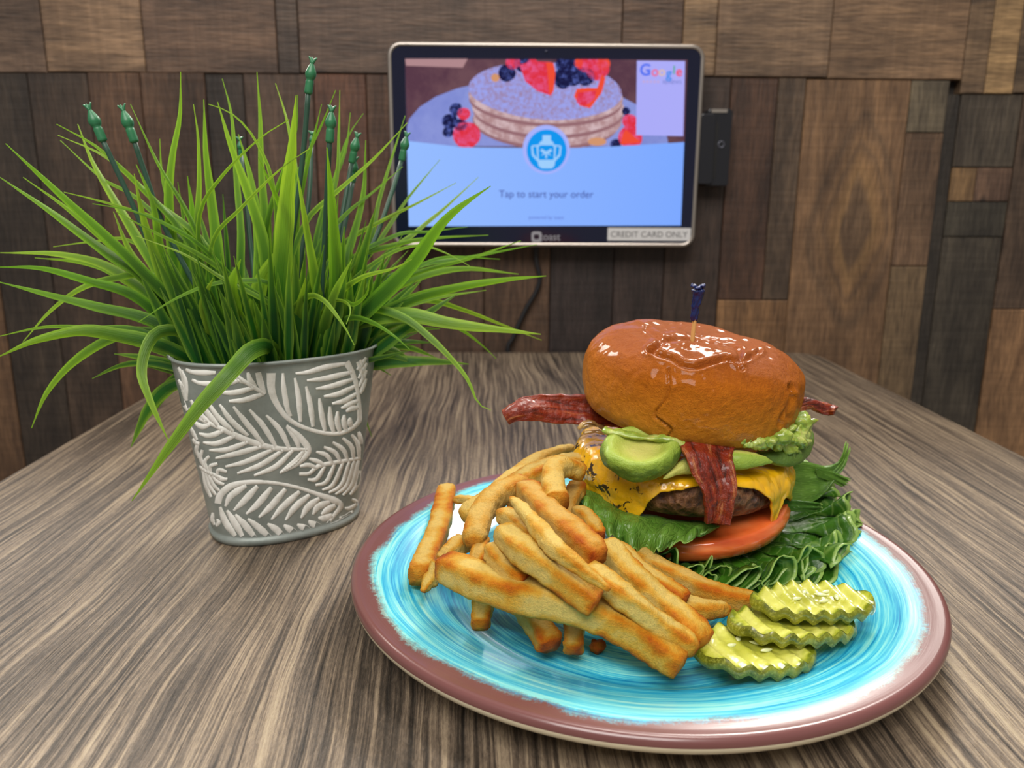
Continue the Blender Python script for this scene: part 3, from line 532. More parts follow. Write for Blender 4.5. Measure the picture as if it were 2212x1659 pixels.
edge = gm.ramp(gm.math('ADD', gm.math('MULTIPLY', ed, 1.6), gm.math('MULTIPLY', gm.math('SUBTRACT', stripe, .5), .7)), [(.3, 0.), (.9, 1.)])
tipf = gm.ramp(v, [(.3, 0.), (.95, .9)]); fac = gm.math('MINIMUM', gm.math('ADD', gm.math('MULTIPLY', edge, .75), tipf), 1.)  # root-to-tip gradient: part dyed blade, part shade put into the colour
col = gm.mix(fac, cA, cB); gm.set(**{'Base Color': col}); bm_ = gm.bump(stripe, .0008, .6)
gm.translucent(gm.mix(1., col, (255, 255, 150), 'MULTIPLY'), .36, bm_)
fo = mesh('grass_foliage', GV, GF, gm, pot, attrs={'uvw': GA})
stm = Mat('dark_green_stem', (44, 78, 62), .5); bdm = Mat('green_plastic_bud', rough=.42)
bdm.set(**{'Base Color': bdm.mix(bdm.noise(bdm.obj(), 220, 3), (30, 98, 62), (58, 132, 88))})
for px, top, Y in [([(222, 303), (290, 450), (350, 590), (450, 740)], (188, 224), .42), ([(290, 305), (312, 370), (360, 500), (480, 730)], (262, 226), .43), ([(666, 200), (655, 330), (636, 480), (600, 720)], (676, 124), .44),
                   ([(712, 305), (706, 420), (700, 540), (690, 730)], (717, 228), .42), ([(760, 350), (742, 450), (720, 560), (690, 720)], (773, 286), .50), ([(762, 392), (748, 470), (728, 560), (690, 700)], (768, 338), .51),
                   ([(868, 345), (842, 430), (800, 540), (720, 690)], (880, 285), .53), ([(520, 336), (530, 420), (540, 520), (560, 690)], (517, 296), .49), ([(672, 318), (668, 420), (650, 560), (630, 700)], (674, 284), .50)]:
    Rr = root(px[-1][0]); P = [at_y(q[0], q[1], Y+(Rr[1]-Y)*(i/len(px))) for i, q in enumerate(px)]+[Rr]
    V, Fc, A = sweep(P, .0014, .0014, 8, 2, (0, 1, .01), 24); so = mesh('bud_stem', V, Fc, stm, pot)
    a, b = P[0], at_y(top[0], top[1], Y); ln = np.linalg.norm(b-a); D = (b-a)/ln; P = [a-D*.001+D*(ln*1.02)*t for t in np.linspace(0, 1, 30)]
    rad = np.interp(np.linspace(0, 1, 30), [0, .03, .06, .36, .42, .46, .55, .62, .72, .82, .86, .9, 1], [.0012, .0024, .0026, .0026, .0022, .0030, .0035, .0034, .0026, .0016, .0011, .0009, .0004])*ln/.021
    parts_ = [sweep(P, rad, rad, 12, 2, (0, 1, .01))[:2]]
    for sgn in (-1, 1, .3):
        side = np.cross(D, (0, 1, 0)); q0 = a+D*ln*.83; parts_.append(sweep([q0, q0+D*ln*.09+side*sgn*.0008, q0+D*ln*.17+side*sgn*.0020], [.0010, .0008, .0004], [.0010, .0008, .0004], 6, 2, (0, 1, .01), 8)[:2])
    V, Fc, _ = merge(parts_); mesh('flower_bud', V, Fc, bdm, so)

# ------------------------------------------------------------------ plate
PX, PY, PR = .0677, .3525, .1335
prof = [(0, .0015), (.070, .0015), (.072, 0), (.076, 0), (.079, .002), (.100, .0085), (.124, .0130), (.1306, .0150), (.1330, .0166), (.1339, .0190), (.1335, .0213), (.1318, .0224), (.129, .0220),
        (.119, .0212), (.108, .0176), (.098, .0136), (.091, .0110), (.0865, .0082), (.083, .0062), (.078, .0053), (.06, .005), (.03, .005), (0, .005)]
_t = prof[12:][::-1]
def plate_z(x, y): return float(np.interp(math.hypot(x-PX, y-PY), [p[0] for p in _t], [p[1] for p in _t]))
pf = catmull(np.array([(a, b, 0.) for a, b in prof[1:-1]]), 120)[:, :2]; pf = [(0, .0015)]+[tuple(p) for p in pf]+[(0, .005)]
V, Fc = lathe(pf, 192, (PX, PY, 0)); tops = [i for i, p in enumerate(pf) if p[1] >= .0196 or i > 60]
pm = Mat('turquoise_brushed_glaze', rough=.28, Coat_Weight=.35, Coat_Roughness=.13); o = pm.obj(); x, y, z = pm.sep(o)
r2 = pm.math('SQRT', pm.math('ADD', pm.math('MULTIPLY', x, x), pm.math('MULTIPLY', y, y)))
cx_, sy_ = pm.math('DIVIDE', x, r2), pm.math('DIVIDE', y, r2)
sw = pm.math('ADD', r2, pm.math('MULTIPLY', pm.noise(pm.comb(cx_, sy_, 0.), 1.2, 2), .006))
def ring(fr, fa, det=4): return pm.noise(pm.comb(pm.math('MULTIPLY', cx_, fa), pm.math('MULTIPLY', sy_, fa), pm.math('MULTIPLY', sw, fr)), 1., det, .6)
n1 = pm.math('ADD', pm.math('MULTIPLY', ring(560., 1.6), .55), pm.math('ADD', pm.math('MULTIPLY', ring(1500., 3.5), .3), pm.math('MULTIPLY', ring(90., 1.2, 2), .22)))
rim_lt = pm.math('MULTIPLY', pm.ramp(r2, [(.095, 0.), (.125, 1.)]), .06)
n1 = pm.math('ADD', n1, rim_lt)
col = pm.ramp(n1, [(.40, (6, 122, 176)), (.48, (28, 156, 200)), (.55, (72, 188, 212)), (.61, (120, 210, 214)), (.71, (168, 228, 216))])
ang = pm.math('ARCTAN2', y, x); jag = pm.math('ADD', pm.math('MULTIPLY', pm.noise(pm.map(o, (1, 1, 1)), 38, 3, .6), .010), pm.math('MULTIPLY', pm.noise(o, 480, 4, .9), .0085))
edge_r = pm.math('ADD', pm.math('ADD', r2, jag), pm.math('MULTIPLY', pm.noise(pm.comb(cx_, sy_, 0.), 1.1, 1), .008))
bm = pm.ramp(pm.math('SUBTRACT', edge_r, .1350), [(.0, 0.), (.0004, 1.)])
col = pm.mix(bm, col, (112, 70, 68)); und = pm.ramp(pm.math('SUBTRACT', pm.math('MULTIPLY', z, 40.), pm.math('MULTIPLY', r2, 0.)), [(.70, 1.), (.735, 0.)])
gz = pm.sep(pm.node('NewGeometry').outputs['True Normal'])[2]
under = pm.math('LESS_THAN', gz, -.02); col = pm.mix(under, col, (214, 204, 176))
pm.set(**{'Base Color': col}); pm.bump(n1, .0003, .35)
plate = mesh('dinner_plate', V, Fc, pm); tag(plate, 'round turquoise brushed-glaze plate with brown rim holding the burger and fries', 'plate')

# ------------------------------------------------------------------ french fries
fm_ = Mat('fried_potato', rough=.5, Specular_IOR_Level=.22, Subsurface_Weight=.05, Subsurface_Scale=.0015, Subsurface_Radius=(1, .5, .2)); o = fm_.obj()
t_, s_, e_ = fm_.sep(fm_.attr('uvw').outputs['Vector']); n_a = fm_.noise(o, 110, 4, .6); n_b = fm_.noise(o, 42, 3, .5); n_c = fm_.noise(o, 900, 3, .7)
br = fm_.math('ADD', fm_.math('MULTIPLY', e_, 1.05), fm_.math('ADD', fm_.math('MULTIPLY', fm_.math('SUBTRACT', n_a, .5), 1.1), fm_.math('MULTIPLY', fm_.math('SUBTRACT', n_b, .5), 1.5)))
col = fm_.ramp(br, [(.0, (244, 214, 122)), (.25, (236, 186, 72)), (.5, (226, 148, 32)), (.78, (200, 98, 12)), (1., (134, 60, 10))])
col = fm_.mix(.2, col, fm_.ramp(n_c, [(.35, (170, 120, 60)), (.55, (255, 235, 190))]), 'MULTIPLY')
toast = fm_.attr('tone').outputs['Fac']; col = fm_.mix(toast, col, (214, 138, 48), 'MULTIPLY')
fm_.set(**{'Base Color': col}); fm_.bump(fm_.math('ADD', fm_.math('MULTIPLY', n_c, 1.2), fm_.math('MULTIPLY', fm_.noise(o, 1900, 4, .8), .8)), .0013, .9)
def fry(pts, wpx, label, pw=5.5, ends=(.8, .8), tone=.05, flat=.92, seed=None, tw=0.):
    """pts: pixel x, y and height above the table"""
    P = np.array([at_z(x, y, z) for x, y, z in pts]); dep = np.array([(p-CAM)@fw for p in P]); hw = float(np.mean(dep))*wpx/F/2
    m = 64; s = random.random()*50 if seed is None else seed
    t = np.linspace(0, 1, m); pr = np.ones(m); k0, k1 = .09, .09
    pr *= np.where(t < k0, ends[0]+(1-ends[0])*np.sin(np.clip(t/k0, 0, 1)*math.pi/2), 1); pr *= np.where(t > 1-k1, ends[1]+(1-ends[1])*np.sin(np.clip((1-t)/k1, 0, 1)*math.pi/2), 1)
    if ends[0] < .5: pr = np.minimum(pr, ends[0]+(1-ends[0])*np.clip(t/.4, 0, 1)**.8)
    if ends[1] < .5: pr = np.minimum(pr, ends[1]+(1-ends[1])*np.clip((1-t)/.4, 0, 1)**.8)
    pr = pr*np.array([1+.10*mn.noise(Vector((tt*4+s, s, 0))) for tt in t])
    P = catmull(P, m); P[:, 2] += .0006*np.sin(t*7+s); bot = np.array([plate_z(p[0], p[1]) for p in P])+hw*flat*pr*.92; P[:, 2] = np.maximum(P[:, 2], bot)
    def dsp(p, tt, a): return .0006*fbm(p, 70, 2, s)+.0005*fbm(p, 380, 3, s)
    V, Fc, A = sweep(P, hw*pr, hw*pr*flat, 32, pw, disp=dsp, cap=.18, twist=tw)
    e = np.clip(A[:, 2]*2.2, 0, 1)*.8; e = np.maximum(e, np.clip(1-np.minimum(A[:, 0], 1-A[:, 0])/.07, 0, 1)*.55); A2 = np.stack([A[:, 0], A[:, 1], e], -1)
    ob = mesh('french_fry', V, Fc, fm_, attrs={'uvw': A2, 'tone': np.full(len(V), tone)}); tag(ob, label, 'french fry', 'battered french fries on the plate'); return ob
fry([(956, 1221, .040), (1077, 1268, .039), (1200, 1299, .036), (1312, 1341, .030), (1402, 1389, .023), (1474, 1432, .019)], 72, 'longest golden fry lying across the front of the pile', tone=.0, seed=3)
fry([(966, 1062, .024), (955, 1110, .025), (940, 1165, .025), (922, 1205, .024), (908, 1246, .024)], 47, 'upright fry standing alone at the far left of the pile', ends=(.75, 1.0), tone=.12)
fry([(983, 1075, .030), (1010, 1081, .031), (1040, 1090, .032), (1080, 1100, .032)], 21, 'thin fry tip poking out beside the top of the upright left fry', ends=(.7, .9))
fry([(1238, 966, .048), (1210, 974, .049), (1167, 993, .045), (1115, 1030, .040), (1070, 1065, .036)], 38, 'curved pointed fry at the back of the pile beside the cheese', ends=(.3, .9), pw=3, tone=.08)
fry([(1262, 1003, .052), (1215, 1008, .051), (1149, 1030, .048), (1075, 1070, .042), (1001, 1120, .034)], 46, 'long fry running from the patty down to the left below the curved pointed fry', ends=(.9, .7), tone=.08)
fry([(1133, 1040, .056), (1085, 1060, .055), (1050, 1095, .051), (1030, 1140, .047), (1024, 1172, .044)], 50, 'bent fry with a dark speck at its lower end hanging over the left side', ends=(.8, .7), tone=.2, pw=3.4)
fry([(1252, 1015, .061), (1215, 1010, .064), (1196, 1022, .064), (1196, 1052, .062), (1203, 1085, .059)], 50, 'short hooked fry on top of the pile with its cut end facing forward', ends=(.9, 1.02), tone=.1, pw=3.4)
fry([(1136, 1058, .056), (1178, 1103, .057), (1240, 1154, .054), (1294, 1206, .050)], 57, 'thick orange fry with a burnt tip pointing at the burger', ends=(.85, .75), tone=.32)
fry([(1106, 1080, .066), (1149, 1122, .064), (1203, 1186, .059), (1258, 1235, .053), (1318, 1275, .048)], 41, 'thin fry tapering to points at both ends over the middle of the pile', ends=(.3, .25), pw=3.4, tone=.0)
fry([(1088, 1148, .056), (1135, 1195, .054), (1203, 1245, .048), (1287, 1302, .041)], 58, 'broad fry with a pale peeled patch in the middle of the pile', ends=(.85, .9), tone=.0)
fry([(1085, 1106, .056), (1130, 1140, .056), (1190, 1195, .052)], 40, 'short fry half hidden under the thin tapering fry', ends=(.7, .9), tone=.12)
fry([(1270, 1230, .047), (1348, 1293, .040), (1430, 1352, .030), (1504, 1402, .022)], 52, 'long straight fry just behind the longest front fry', ends=(.8, .55), tone=.0)
fry([(1308, 1180, .043), (1366, 1245, .037), (1438, 1310, .029), (1522, 1388, .022)], 58, 'long pale fry reaching the nearest pickle chip', ends=(.8, .75), tone=.0)
fry([(1330, 1185, .034), (1380, 1228, .031), (1430, 1268, .027), (1480, 1300, .024)], 44, 'fry wedged between the long pale fry and the dark fry under the lettuce', tone=.12)
fry([(1360, 1192, .026), (1420, 1228, .024), (1490, 1260, .0215), (1570, 1287, .0195), (1644, 1304, .018)], 45, 'dark greenish fry lying under the lettuce and ending at the upper pickle', ends=(.9, .6), tone=.22)
fry([(1410, 1285, .020), (1460, 1300, .0195), (1515, 1318, .019), (1572, 1316, .018)], 50, 'stubby fry with an angled tip beside the middle pickle chip', ends=(.9, .45), tone=.08, pw=3.4)
fry([(1066, 1240, .029), (1048, 1282, .024), (1040, 1325, .018), (1037, 1349, .016)], 44, 'short pale fry sticking out below the front fry at its left', ends=(.9, .85), tone=.0)
fry([(1110, 1270, .028), (1140, 1312, .022), (1168, 1358, .017), (1189, 1400, .014)], 55, 'brown fry end poking out below the middle of the front fry', ends=(.9, .7), tone=.18)
fry([(1228, 1312, .022), (1240, 1350, .018), (1240, 1378, .015), (1238, 1404, .0135)], 43, 'narrow brown fry end beside the brown one below the front fry', ends=(.9, .6), tone=.22)
fry([(1062, 1190, .048), (1092, 1222, .046), (1135, 1258, .041)], 52, 'golden fry showing between the front fry and the peeled fry', tone=.15)
fry([(1004, 1165, .038), (980, 1188, .036), (955, 1212, .033)], 38, 'short crusty fry left of the bent fry above the front fry', tone=.2)
fry([(1040, 1165, .042), (1034, 1195, .040), (1026, 1222, .037)], 34, 'crusty fry end directly under the bent fry', ends=(.9, .6), tone=.25)
fry([(948, 1218, .031), (930, 1252, .0255), (914, 1280, .022)], 28, 'small pointed fry tip below the left end of the front fry', ends=(.9, .4), tone=.1)
fry([(1252, 1050, .050), (1235, 1078, .047), (1225, 1110, .044), (1250, 1150, .040)], 36, 'dark fry in the gap between the hooked fry and the lettuce', tone=.35)
fry([(1243, 1100, .047), (1270, 1122, .045), (1295, 1158, .042)], 34, 'fry end beside the lettuce right of the thick orange fry', tone=.2)
fry([(1010, 1225, .024), (1075, 1252, .022), (1150, 1290, .019), (1230, 1330, .017)], 44, 'fry lying low on the plate under the front fry', tone=.25)
fry([(1120, 1160, .036), (1190, 1215, .032), (1260, 1265, .027), (1350, 1330, .022)], 50, 'fry buried under the peeled fry in the pile', tone=.2)
fry([(1110, 1080, .042), (1170, 1120, .039), (1250, 1190, .036)], 46, 'fry buried under the thick orange fry', tone=.3)

# ------------------------------------------------------------------ pickles
pk = Mat('pickle_flesh', rough=.3, Subsurface_Weight=.3, Subsurface_Scale=.004, Subsurface_Radius=(.8, 1, .3), Coat_Weight=.2); a_, b_, c_ = pk.sep(pk.attr('uvw').outputs['Vector'])
n0 = pk.noise(pk.obj(), 160, 4, .6); f0 = pk.math('ADD', a_, pk.math('MULTIPLY', pk.math('SUBTRACT', n0, .5), .5))
pk.set(**{'Base Color': pk.ramp(f0, [(.05, (150, 154, 52)), (.35, (172, 174, 62)), (.6, (188, 190, 80)), (.8, (206, 206, 108)), (.93, (172, 178, 58)), (1., (110, 122, 24))])}); pk.bump(n0, .0006, .5)
rk = Mat('pickle_rind', rough=.3, Coat_Weight=.3); n0 = rk.noise(rk.obj(), 130, 3); n1_ = rk.noise(rk.obj(), 900, 3, .8)
rk.set(**{'Base Color': rk.mix(rk.ramp(n1_, [(.5, 0.), (.62, .55)]), rk.ramp(n0, [(.35, (84, 88, 14)), (.55, (122, 122, 22)), (.68, (158, 150, 30))]), (170, 168, 70))})
sd = Mat('pickle_seed', (226, 224, 160), .2, Subsurface_Weight=.2, Coat_Weight=.5)
def pickle(px, py, z, a, b, th, tiltx, tilty, rot, wdir, label, seeds, ph=0., extra=None):
    c = at_z(px, py, z); Rm = Matrix.Rotation(math.radians(tiltx), 3, 'X') @ Matrix.Rotation(math.radians(tilty), 3, 'Y'); Rz = Matrix.Rotation(math.radians(rot), 3, 'Z')
    e = empty('pickle_chip', c); tag(e, label, 'pickle', 'crinkle-cut pickle chips')
    def wave(x, y): d = math.radians(wdir); return (.0011 if math.hypot(x, y) > .82*min(a, b) else .0005)*math.sin((x*math.cos(d)+y*math.sin(d))*2*math.pi/.0072+ph)
    def pt(x, y, zz): return np.array(Rm @ Rz @ Vector((x, y, zz)))+c
    NR, NT = 22, 160; V = []; A = []
    for side in (1, -1):
        for i in range(NR):
            q = i/(NR-1)
            for k in range(NT):
                an = 2*math.pi*k/NT; wob = 1+.025*math.sin(3*an+ph)+.015*math.sin(5*an); x, y = a*q*math.cos(an)*wob, b*q*math.sin(an)*wob
                dz = th/2*side+wave(x, y)-(.0010*(1-q*q) if side > 0 else 0)+.00035*fbm((x, y, side), 260, 2, ph)*side
                V.append(pt(x, y, dz)); A.append((q, 0, 0))
    Fc = grid_faces(NR, NT, True); n = NR*NT; Fc += [tuple(a2+n for a2 in f[::-1]) for f in grid_faces(NR, NT, True)]
    mesh('flesh', V, Fc, pk, e, attrs={'uvw': A})
    V = []
    for j in range(7):
        q = j/6
        for k in range(NT):
            an = 2*math.pi*k/NT; wob = 1+.025*math.sin(3*an+ph)+.015*math.sin(5*an); bulge = 1.0+.045*math.sin(q*math.pi); x, y = a*math.cos(an)*wob, b*math.sin(an)*wob
            V.append(pt(x*bulge, y*bulge, th/2*(1-2*q)+wave(x, y)))
    mesh('rind', V, grid_faces(7, NT, True), rk, e)
    for sx, sy, sa in seeds:
        d = np.array((math.cos(sa), math.sin(sa))); zt = th/2+wave(sx, sy)-.0006
        P = [pt(sx-d[0]*.0026*(1-2*t), sy-d[1]*.0026*(1-2*t), zt) for t in (0, .25, .5, .75, 1)]; V, Fc, A = sweep(P, [.0003, .0010, .0012, .0009, .0002], [.0003, .0006, .0007, .0006, .0002], 8, 2, m=12); mesh('seed', V, Fc, sd, e)
    if extra:
        P = [at_y(x, y, Y) for x, y, Y in extra]; V, Fc, A = sweep(P, [.0009, .0013, .0010, .0011, .0007], [.0006, .0008, .0007, .0008, .0005], 10, 2, (0, 1, 0), 16); mesh('seed', V, Fc, sd, e)
pickle(1630, 1402, .0165, .0248, .0178, .0046, -3, 3, 12, 5, 'lowest pickle chip, nearest the viewer, with a loose seed on its edge', [(-.009, .002, .2), (-.004, .006, 1), (.001, .001, 2.6), (.006, .005, .4), (.002, -.005, .1)], 0,
       [(1676, 1428, .2775), (1682, 1436, .2765), (1686, 1443, .2755), (1694, 1449, .275), (1704, 1452, .275)])
pickle(1710, 1350, .0205, .0262, .0150, .0044, -6, 4, 8, 0, 'middle pickle chip of the three overlapping crinkle-cut slices', [(-.006, .006, .4), (.003, .008, 0), (.008, .004, 1.2)], 2)
pickle(1757, 1300, .0265, .0255, .0140, .0046, -2, 1, 6, 0, 'topmost pickle chip, farthest from the viewer, beside the dark fry', [(-.007, .001, .2), (-.001, .006, .9), (.004, .002, 2.8), (.009, .006, .3), (.003, -.003, .2), (.010, .0, 1.2)], 4)

# ------------------------------------------------------------------ hamburger
BX, BY = .1025, .408
bg = empty('hamburger', (BX, BY, .005)); tag(bg, 'stacked cheeseburger with glossy brioche bun, bacon, avocado, tomato and lettuce on the turquoise plate', 'hamburger')
def proj(p):
    d = np.asarray(p)-CAM; z = d@fw; return 1106+F*(d@R_)/z, 829.5-F*(d@U_)/z
def seg_dist(q, pl):
    q = np.asarray(q); best = 1e9
    for a, b in zip(pl[:-1], pl[1:]):
        a = np.asarray(a, float); b = np.asarray(b, float); t = np.clip(((q-a)@(b-a))/((b-a)@(b-a)+1e-12), 0, 1); best = min(best, np.linalg.norm(q-a-t*(b-a)))
    return best
bunm = Mat('brioche_crust', rough=.6, Specular_IOR_Level=.08, Coat_Weight=.26, Coat_Roughness=.1, Subsurface_Weight=.05, Subsurface_Scale=.002, Subsurface_Radius=(1, .5, .2)); o = bunm.obj()
x, y, z = bunm.sep(bunm.attr('loc').outputs['Vector']); nn = bunm.noise(o, 26, 4, .6); nf = bunm.noise(o, 420, 4, .65)
hh = bunm.math('ADD', z, bunm.math('MULTIPLY', bunm.math('SUBTRACT', nn, .5), .35))
col = bunm.ramp(hh, [(.02, (226, 172, 86)), (.12, (214, 144, 46)), (.4, (206, 128, 30)), (.7, (192, 108, 18)), (.95, (164, 86, 26))])
col = bunm.mix(.3, col, bunm.ramp(nf, [(.35, (190, 150, 110)), (.6, (255, 250, 240))]), 'MULTIPLY'); bunm.set(**{'Base Color': col})
bunm.bump(bunm.math('ADD', bunm.math('MULTIPLY', nf, .6), bunm.noise(o, 420, 6, .8)), .0020, .85)
prof = catmull(np.array([(0, .0), (.038, .0), (.0495, .0022), (.0552, .0082), (.0572, .0170), (.0571, .0262), (.0545, .0342), (.0480, .0402), (.0375, .0438), (.0210, .0452), (.008, .0448), (0., .0448)]) @ np.array([[1, 0, 0], [0, 1, 0]]), 180)[:, :2]
Rb = (Matrix.Rotation(math.radians(6.0), 3, 'Y') @ Matrix.Rotation(math.radians(3.0), 3, 'X')); NB = 440; V = []; A = []; WN = []; FR = []
cr1 = [(1260+x/4.424, 690+y/4.424) for x, y in [(630, 300), (720, 240), (820, 190), (1000, 180), (1250, 215), (1460, 260), (1500, 380), (1350, 380), (1220, 415), (1070, 455), (950, 440), (860, 380), (700, 330), (630, 300)]]
cr2 = [(1260+x/4.424, 690+y/4.424) for x, y in [(815, 480), (820, 600), (812, 720), (760, 800), (690, 880), (690, 930), (750, 975), (840, 1050), (815, 1120)]]
cr3 = [(1260+x/4.424, 690+y/4.424) for x, y in [(1975, 640), (1985, 720), (1950, 840), (1900, 930), (1875, 1010)]]
cr4 = [(1260+x/4.424, 690+y/4.424) for x, y in [(1400, 400), (1480, 420), (1560, 380), (1680, 300)]]
cr5 = [(1260+x/4.424, 690+y/4.424) for x, y in [(600, 90), (700, 170), (740, 240), (640, 300)]]; cr6 = [(1260+x/4.424, 690+y/4.424) for x, y in [(1450, 420), (1520, 480)]]
cr7 = [(1260+x/4.424, 690+y/4.424) for x, y in [(2000, 740), (1990, 820), (1950, 940)]]
m = len(prof); bz = .0742; dpr = np.gradient(prof, axis=0)
for i in range(m):
    r_, z_ = prof[i]; tn = dpr[i]/np.linalg.norm(dpr[i]+1e-12); nr_, nz_ = tn[1], -tn[0]
    for k in range(NB):
        a = 2*math.pi*k/NB; c, s = math.cos(a), math.sin(a); q = (r_*c, r_*s, z_)
        side = min(1, r_/.03); d = .0020*mn.noise(Vector((c*1.6+3, s*1.6, z_*20)))*side+.0011*fbm(q, 38, 2, 5.)+.0004*fbm(q, 160, 2, 1.)
        d += .0016*math.exp(-((r_-.034)/.008)**2)*(.5+.9*mn.noise(Vector((c*2.4, s*2.4, 7.)))) if z_ > .03 else 0
        N = np.array((nr_*c, nr_*s, nz_)); p = np.array(q)+N*d; wp = np.array(Rb @ Vector(p))+np.array((BX-.002, BY, bz))
        wn = np.array(Rb @ Vector(N)); fr = (wn @ (wp-CAM)) < .0
        WN.append(wn); FR.append(fr and z_ > .001)
        V.append(wp); A.append(((c+1)/2, (s+1)/2, z_/.0452))
V = np.array(V); WN = np.array(WN); FR = np.array(FR); D_ = V-CAM; ZZ = D_@fw; UV = np.stack([1106+F*(D_@R_)/ZZ, 829.5-F*(D_@U_)/ZZ], 1); dd = np.zeros(len(V))
for cl_, dp_, wd_ in ((cr1, .0019, 4.), (cr2, .0016, 2.4), (cr3, .0024, 4.), (cr4, .0015, 3.4), (cr5, .0012, 4.), (cr6, .0012, 3.), (cr7, .0020, 3.8)):
    cl_ = catmull(np.array(cl_), 60); ds = np.full(len(V), 1e9)
    for a, b in zip(cl_[:-1], cl_[1:]):
        t = np.clip(((UV-a)@(b-a))/((b-a)@(b-a)+1e-12), 0, 1); ds = np.minimum(ds, np.linalg.norm(UV-a-t[:, None]*(b-a), axis=1))
    dd += -dp_*np.exp(-(ds/wd_)**2)+.0006*np.exp(-((ds-wd_*2.6)/(wd_*1.3))**2)
V = V+WN*(dd*FR)[:, None]
tb_ = mesh('top_bun', V, grid_faces(m, NB, True), bunm, bg, attrs={'loc': A}); tb_['label'] = 'glossy golden-brown brioche top with wrinkled crown'
bb = Mat('toasted_bun', rough=.7); bb.set(**{'Base Color': bb.ramp(bb.noise(bb.obj(), 90, 4), [(.35, (150, 104, 46)), (.6, (208, 164, 92))])}); bb.bump(bb.noise(bb.obj(), 300, 4), .001, .6)
CB = (.107, .400)
pr2 = catmull(np.array([(0, .0058, 0), (.038, .0058, 0), (.044, .0068, 0), (.047, .0090, 0), (.0455, .0120, 0), (.041, .0130, 0), (0, .0130, 0)]), 30)[:, :2]
V, Fc = lathe([tuple(p) for p in pr2], 120, (CB[0], CB[1], 0)); V = np.array([p+np.array((0, 0, .0006))*fbm(p, 90, 2) for p in V]); mesh('bottom_bun', V, Fc, bb, bg)
# patty
pt_ = Mat('grilled_beef', rough=.5, Coat_Weight=.15, Coat_Roughness=.3); o = pt_.obj(); v1 = pt_.voro(o, 260); v2 = pt_.noise(o, 150, 6, .75)
pt_.set(**{'Base Color': pt_.ramp(pt_.math('ADD', pt_.math('MULTIPLY', v2, .9), pt_.math('MULTIPLY', v1, .25)), [(.36, (34, 18, 12)), (.5, (78, 46, 30)), (.62, (116, 76, 48)), (.76, (150, 106, 70))])})
pt_.bump(pt_.math('ADD', v2, v1), .002, .8)
pp = catmull(np.array([(0, .0375, 0), (.042, .0375, 0), (.0505, .0405, 0), (.0538, .0470, 0), (.0528, .0535, 0), (.049, .0570, 0), (.03, .0580, 0), (0, .0580, 0)]), 60)[:, :2]; V = []
PTX, PTY = BX-.002, BY
for r_, z_ in pp:
    for k in range(300):
        a = 2*math.pi*k/300; q = (r_*math.cos(a), r_*math.sin(a), z_); d = (.0020*fbm(q, 75, 4, 3.)+.0012*fbm(q, 240, 3, 8.)+.0008*(1-mn.noise(Vector((q[0]*400, q[1]*400, q[2]*400)))))*min(1, r_/.03)
        V.append((PTX+q[0]+math.cos(a)*d, PTY+q[1]+math.sin(a)*d, z_+d*.5-.04*q[0]))
mesh('beef_patty', V, grid_faces(60, 300, True), pt_, bg)
# cheese
ch = Mat('melted_cheese', rough=.2, Subsurface_Weight=.35, Subsurface_Scale=.005, Subsurface_Radius=(1, .6, .15), Coat_Weight=.5, Coat_Roughness=.1); o = ch.obj()
sp_ = ch.noise(o, 175, 3, .6, .6); xx_, yy_, zz_ = ch.sep(ch.attr('uvw').outputs['Vector'])
pep = ch.math('MULTIPLY', ch.ramp(sp_, [(.58, 0.), (.61, 1.)]), xx_); base = ch.mix(ch.noise(o, 60, 3), (240, 168, 8), (250, 190, 26))
base = ch.mix(ch.math('MULTIPLY', ch.ramp(ch.noise(o, 90, 4, .7), [(.5, 0.), (.68, .7)]), xx_), base, (206, 168, 70))
ch.set(**{'Base Color': ch.mix(pep, base, (58, 42, 26))}); ch.bump(ch.math('ADD', ch.noise(o, 210, 4, .6), ch.math('MULTIPLY', pep, .6)), .0012, ch.math('ADD', ch.math('MULTIPLY', xx_, .6), .22))
dk_ = [(-180, 19), (-165, 21), (-150, 20), (-142, 17), (-134, 21), (-128, 23), (-123, 19), (-118, 8), (-112, 2), (-104, 0), (-95, -2.5), (-80, -3), (-66, -1), (-58, 4), (-54, 8), (-50, 17), (-47, 20), (-44, 16), (-40, 8), (-30, 12), (-22, 17), (-10, 14), (10, 11), (40, 9), (90, 8), (130, 12), (160, 17), (180, 19)]
NT, NRr = 520, 60; V = []; A = []
for i in range(NRr):
    t = i/(NRr-1)
    for k in range(NT):
        ad = -180+360*k/NT; a = math.radians(ad); drop = np.interp(ad, [q[0] for q in dk_], [q[1] for q in dk_])*.001*(1+.10*mn.noise(Vector((math.cos(a)*6, math.sin(a)*6, 0))))
        rt_ = .0500; s_tot = rt_+.008+drop; s = t*s_tot; zr = .0592
        if s < rt_: r_, z_ = s, zr
        elif s < rt_+.008: u = (s-rt_)/.008*math.pi/2; r_, z_ = rt_+.0052*math.sin(u), zr-.0052*(1-math.cos(u))
        else: v_ = s-rt_-.008; r_, z_ = rt_+.0052+.0010*math.sin(min(1, v_/.010)*math.pi)-.0025*max(0, v_-.012)/.012+.0004, zr-.0052-v_
        q = (r_*math.cos(a), r_*math.sin(a), z_); lump = .0011*fbm(q, 70, 3, 2.)+.0006*fbm(q, 220, 2, 4.)
        ln = min(1, r_/.02); er = 1-t; tip = .0008*math.exp(-((1-t)/.05)**2)
        lf = max(0, -math.cos(a)); lf = min(1, lf*1.6) if ad < -100 or ad > 100 else 0
        V.append((PTX+q[0]+math.cos(a)*(lump+tip)*ln, PTY+q[1]+math.sin(a)*(lump+tip)*ln, z_+lump*.6-.04*q[0])); A.append((lf, t, 0))
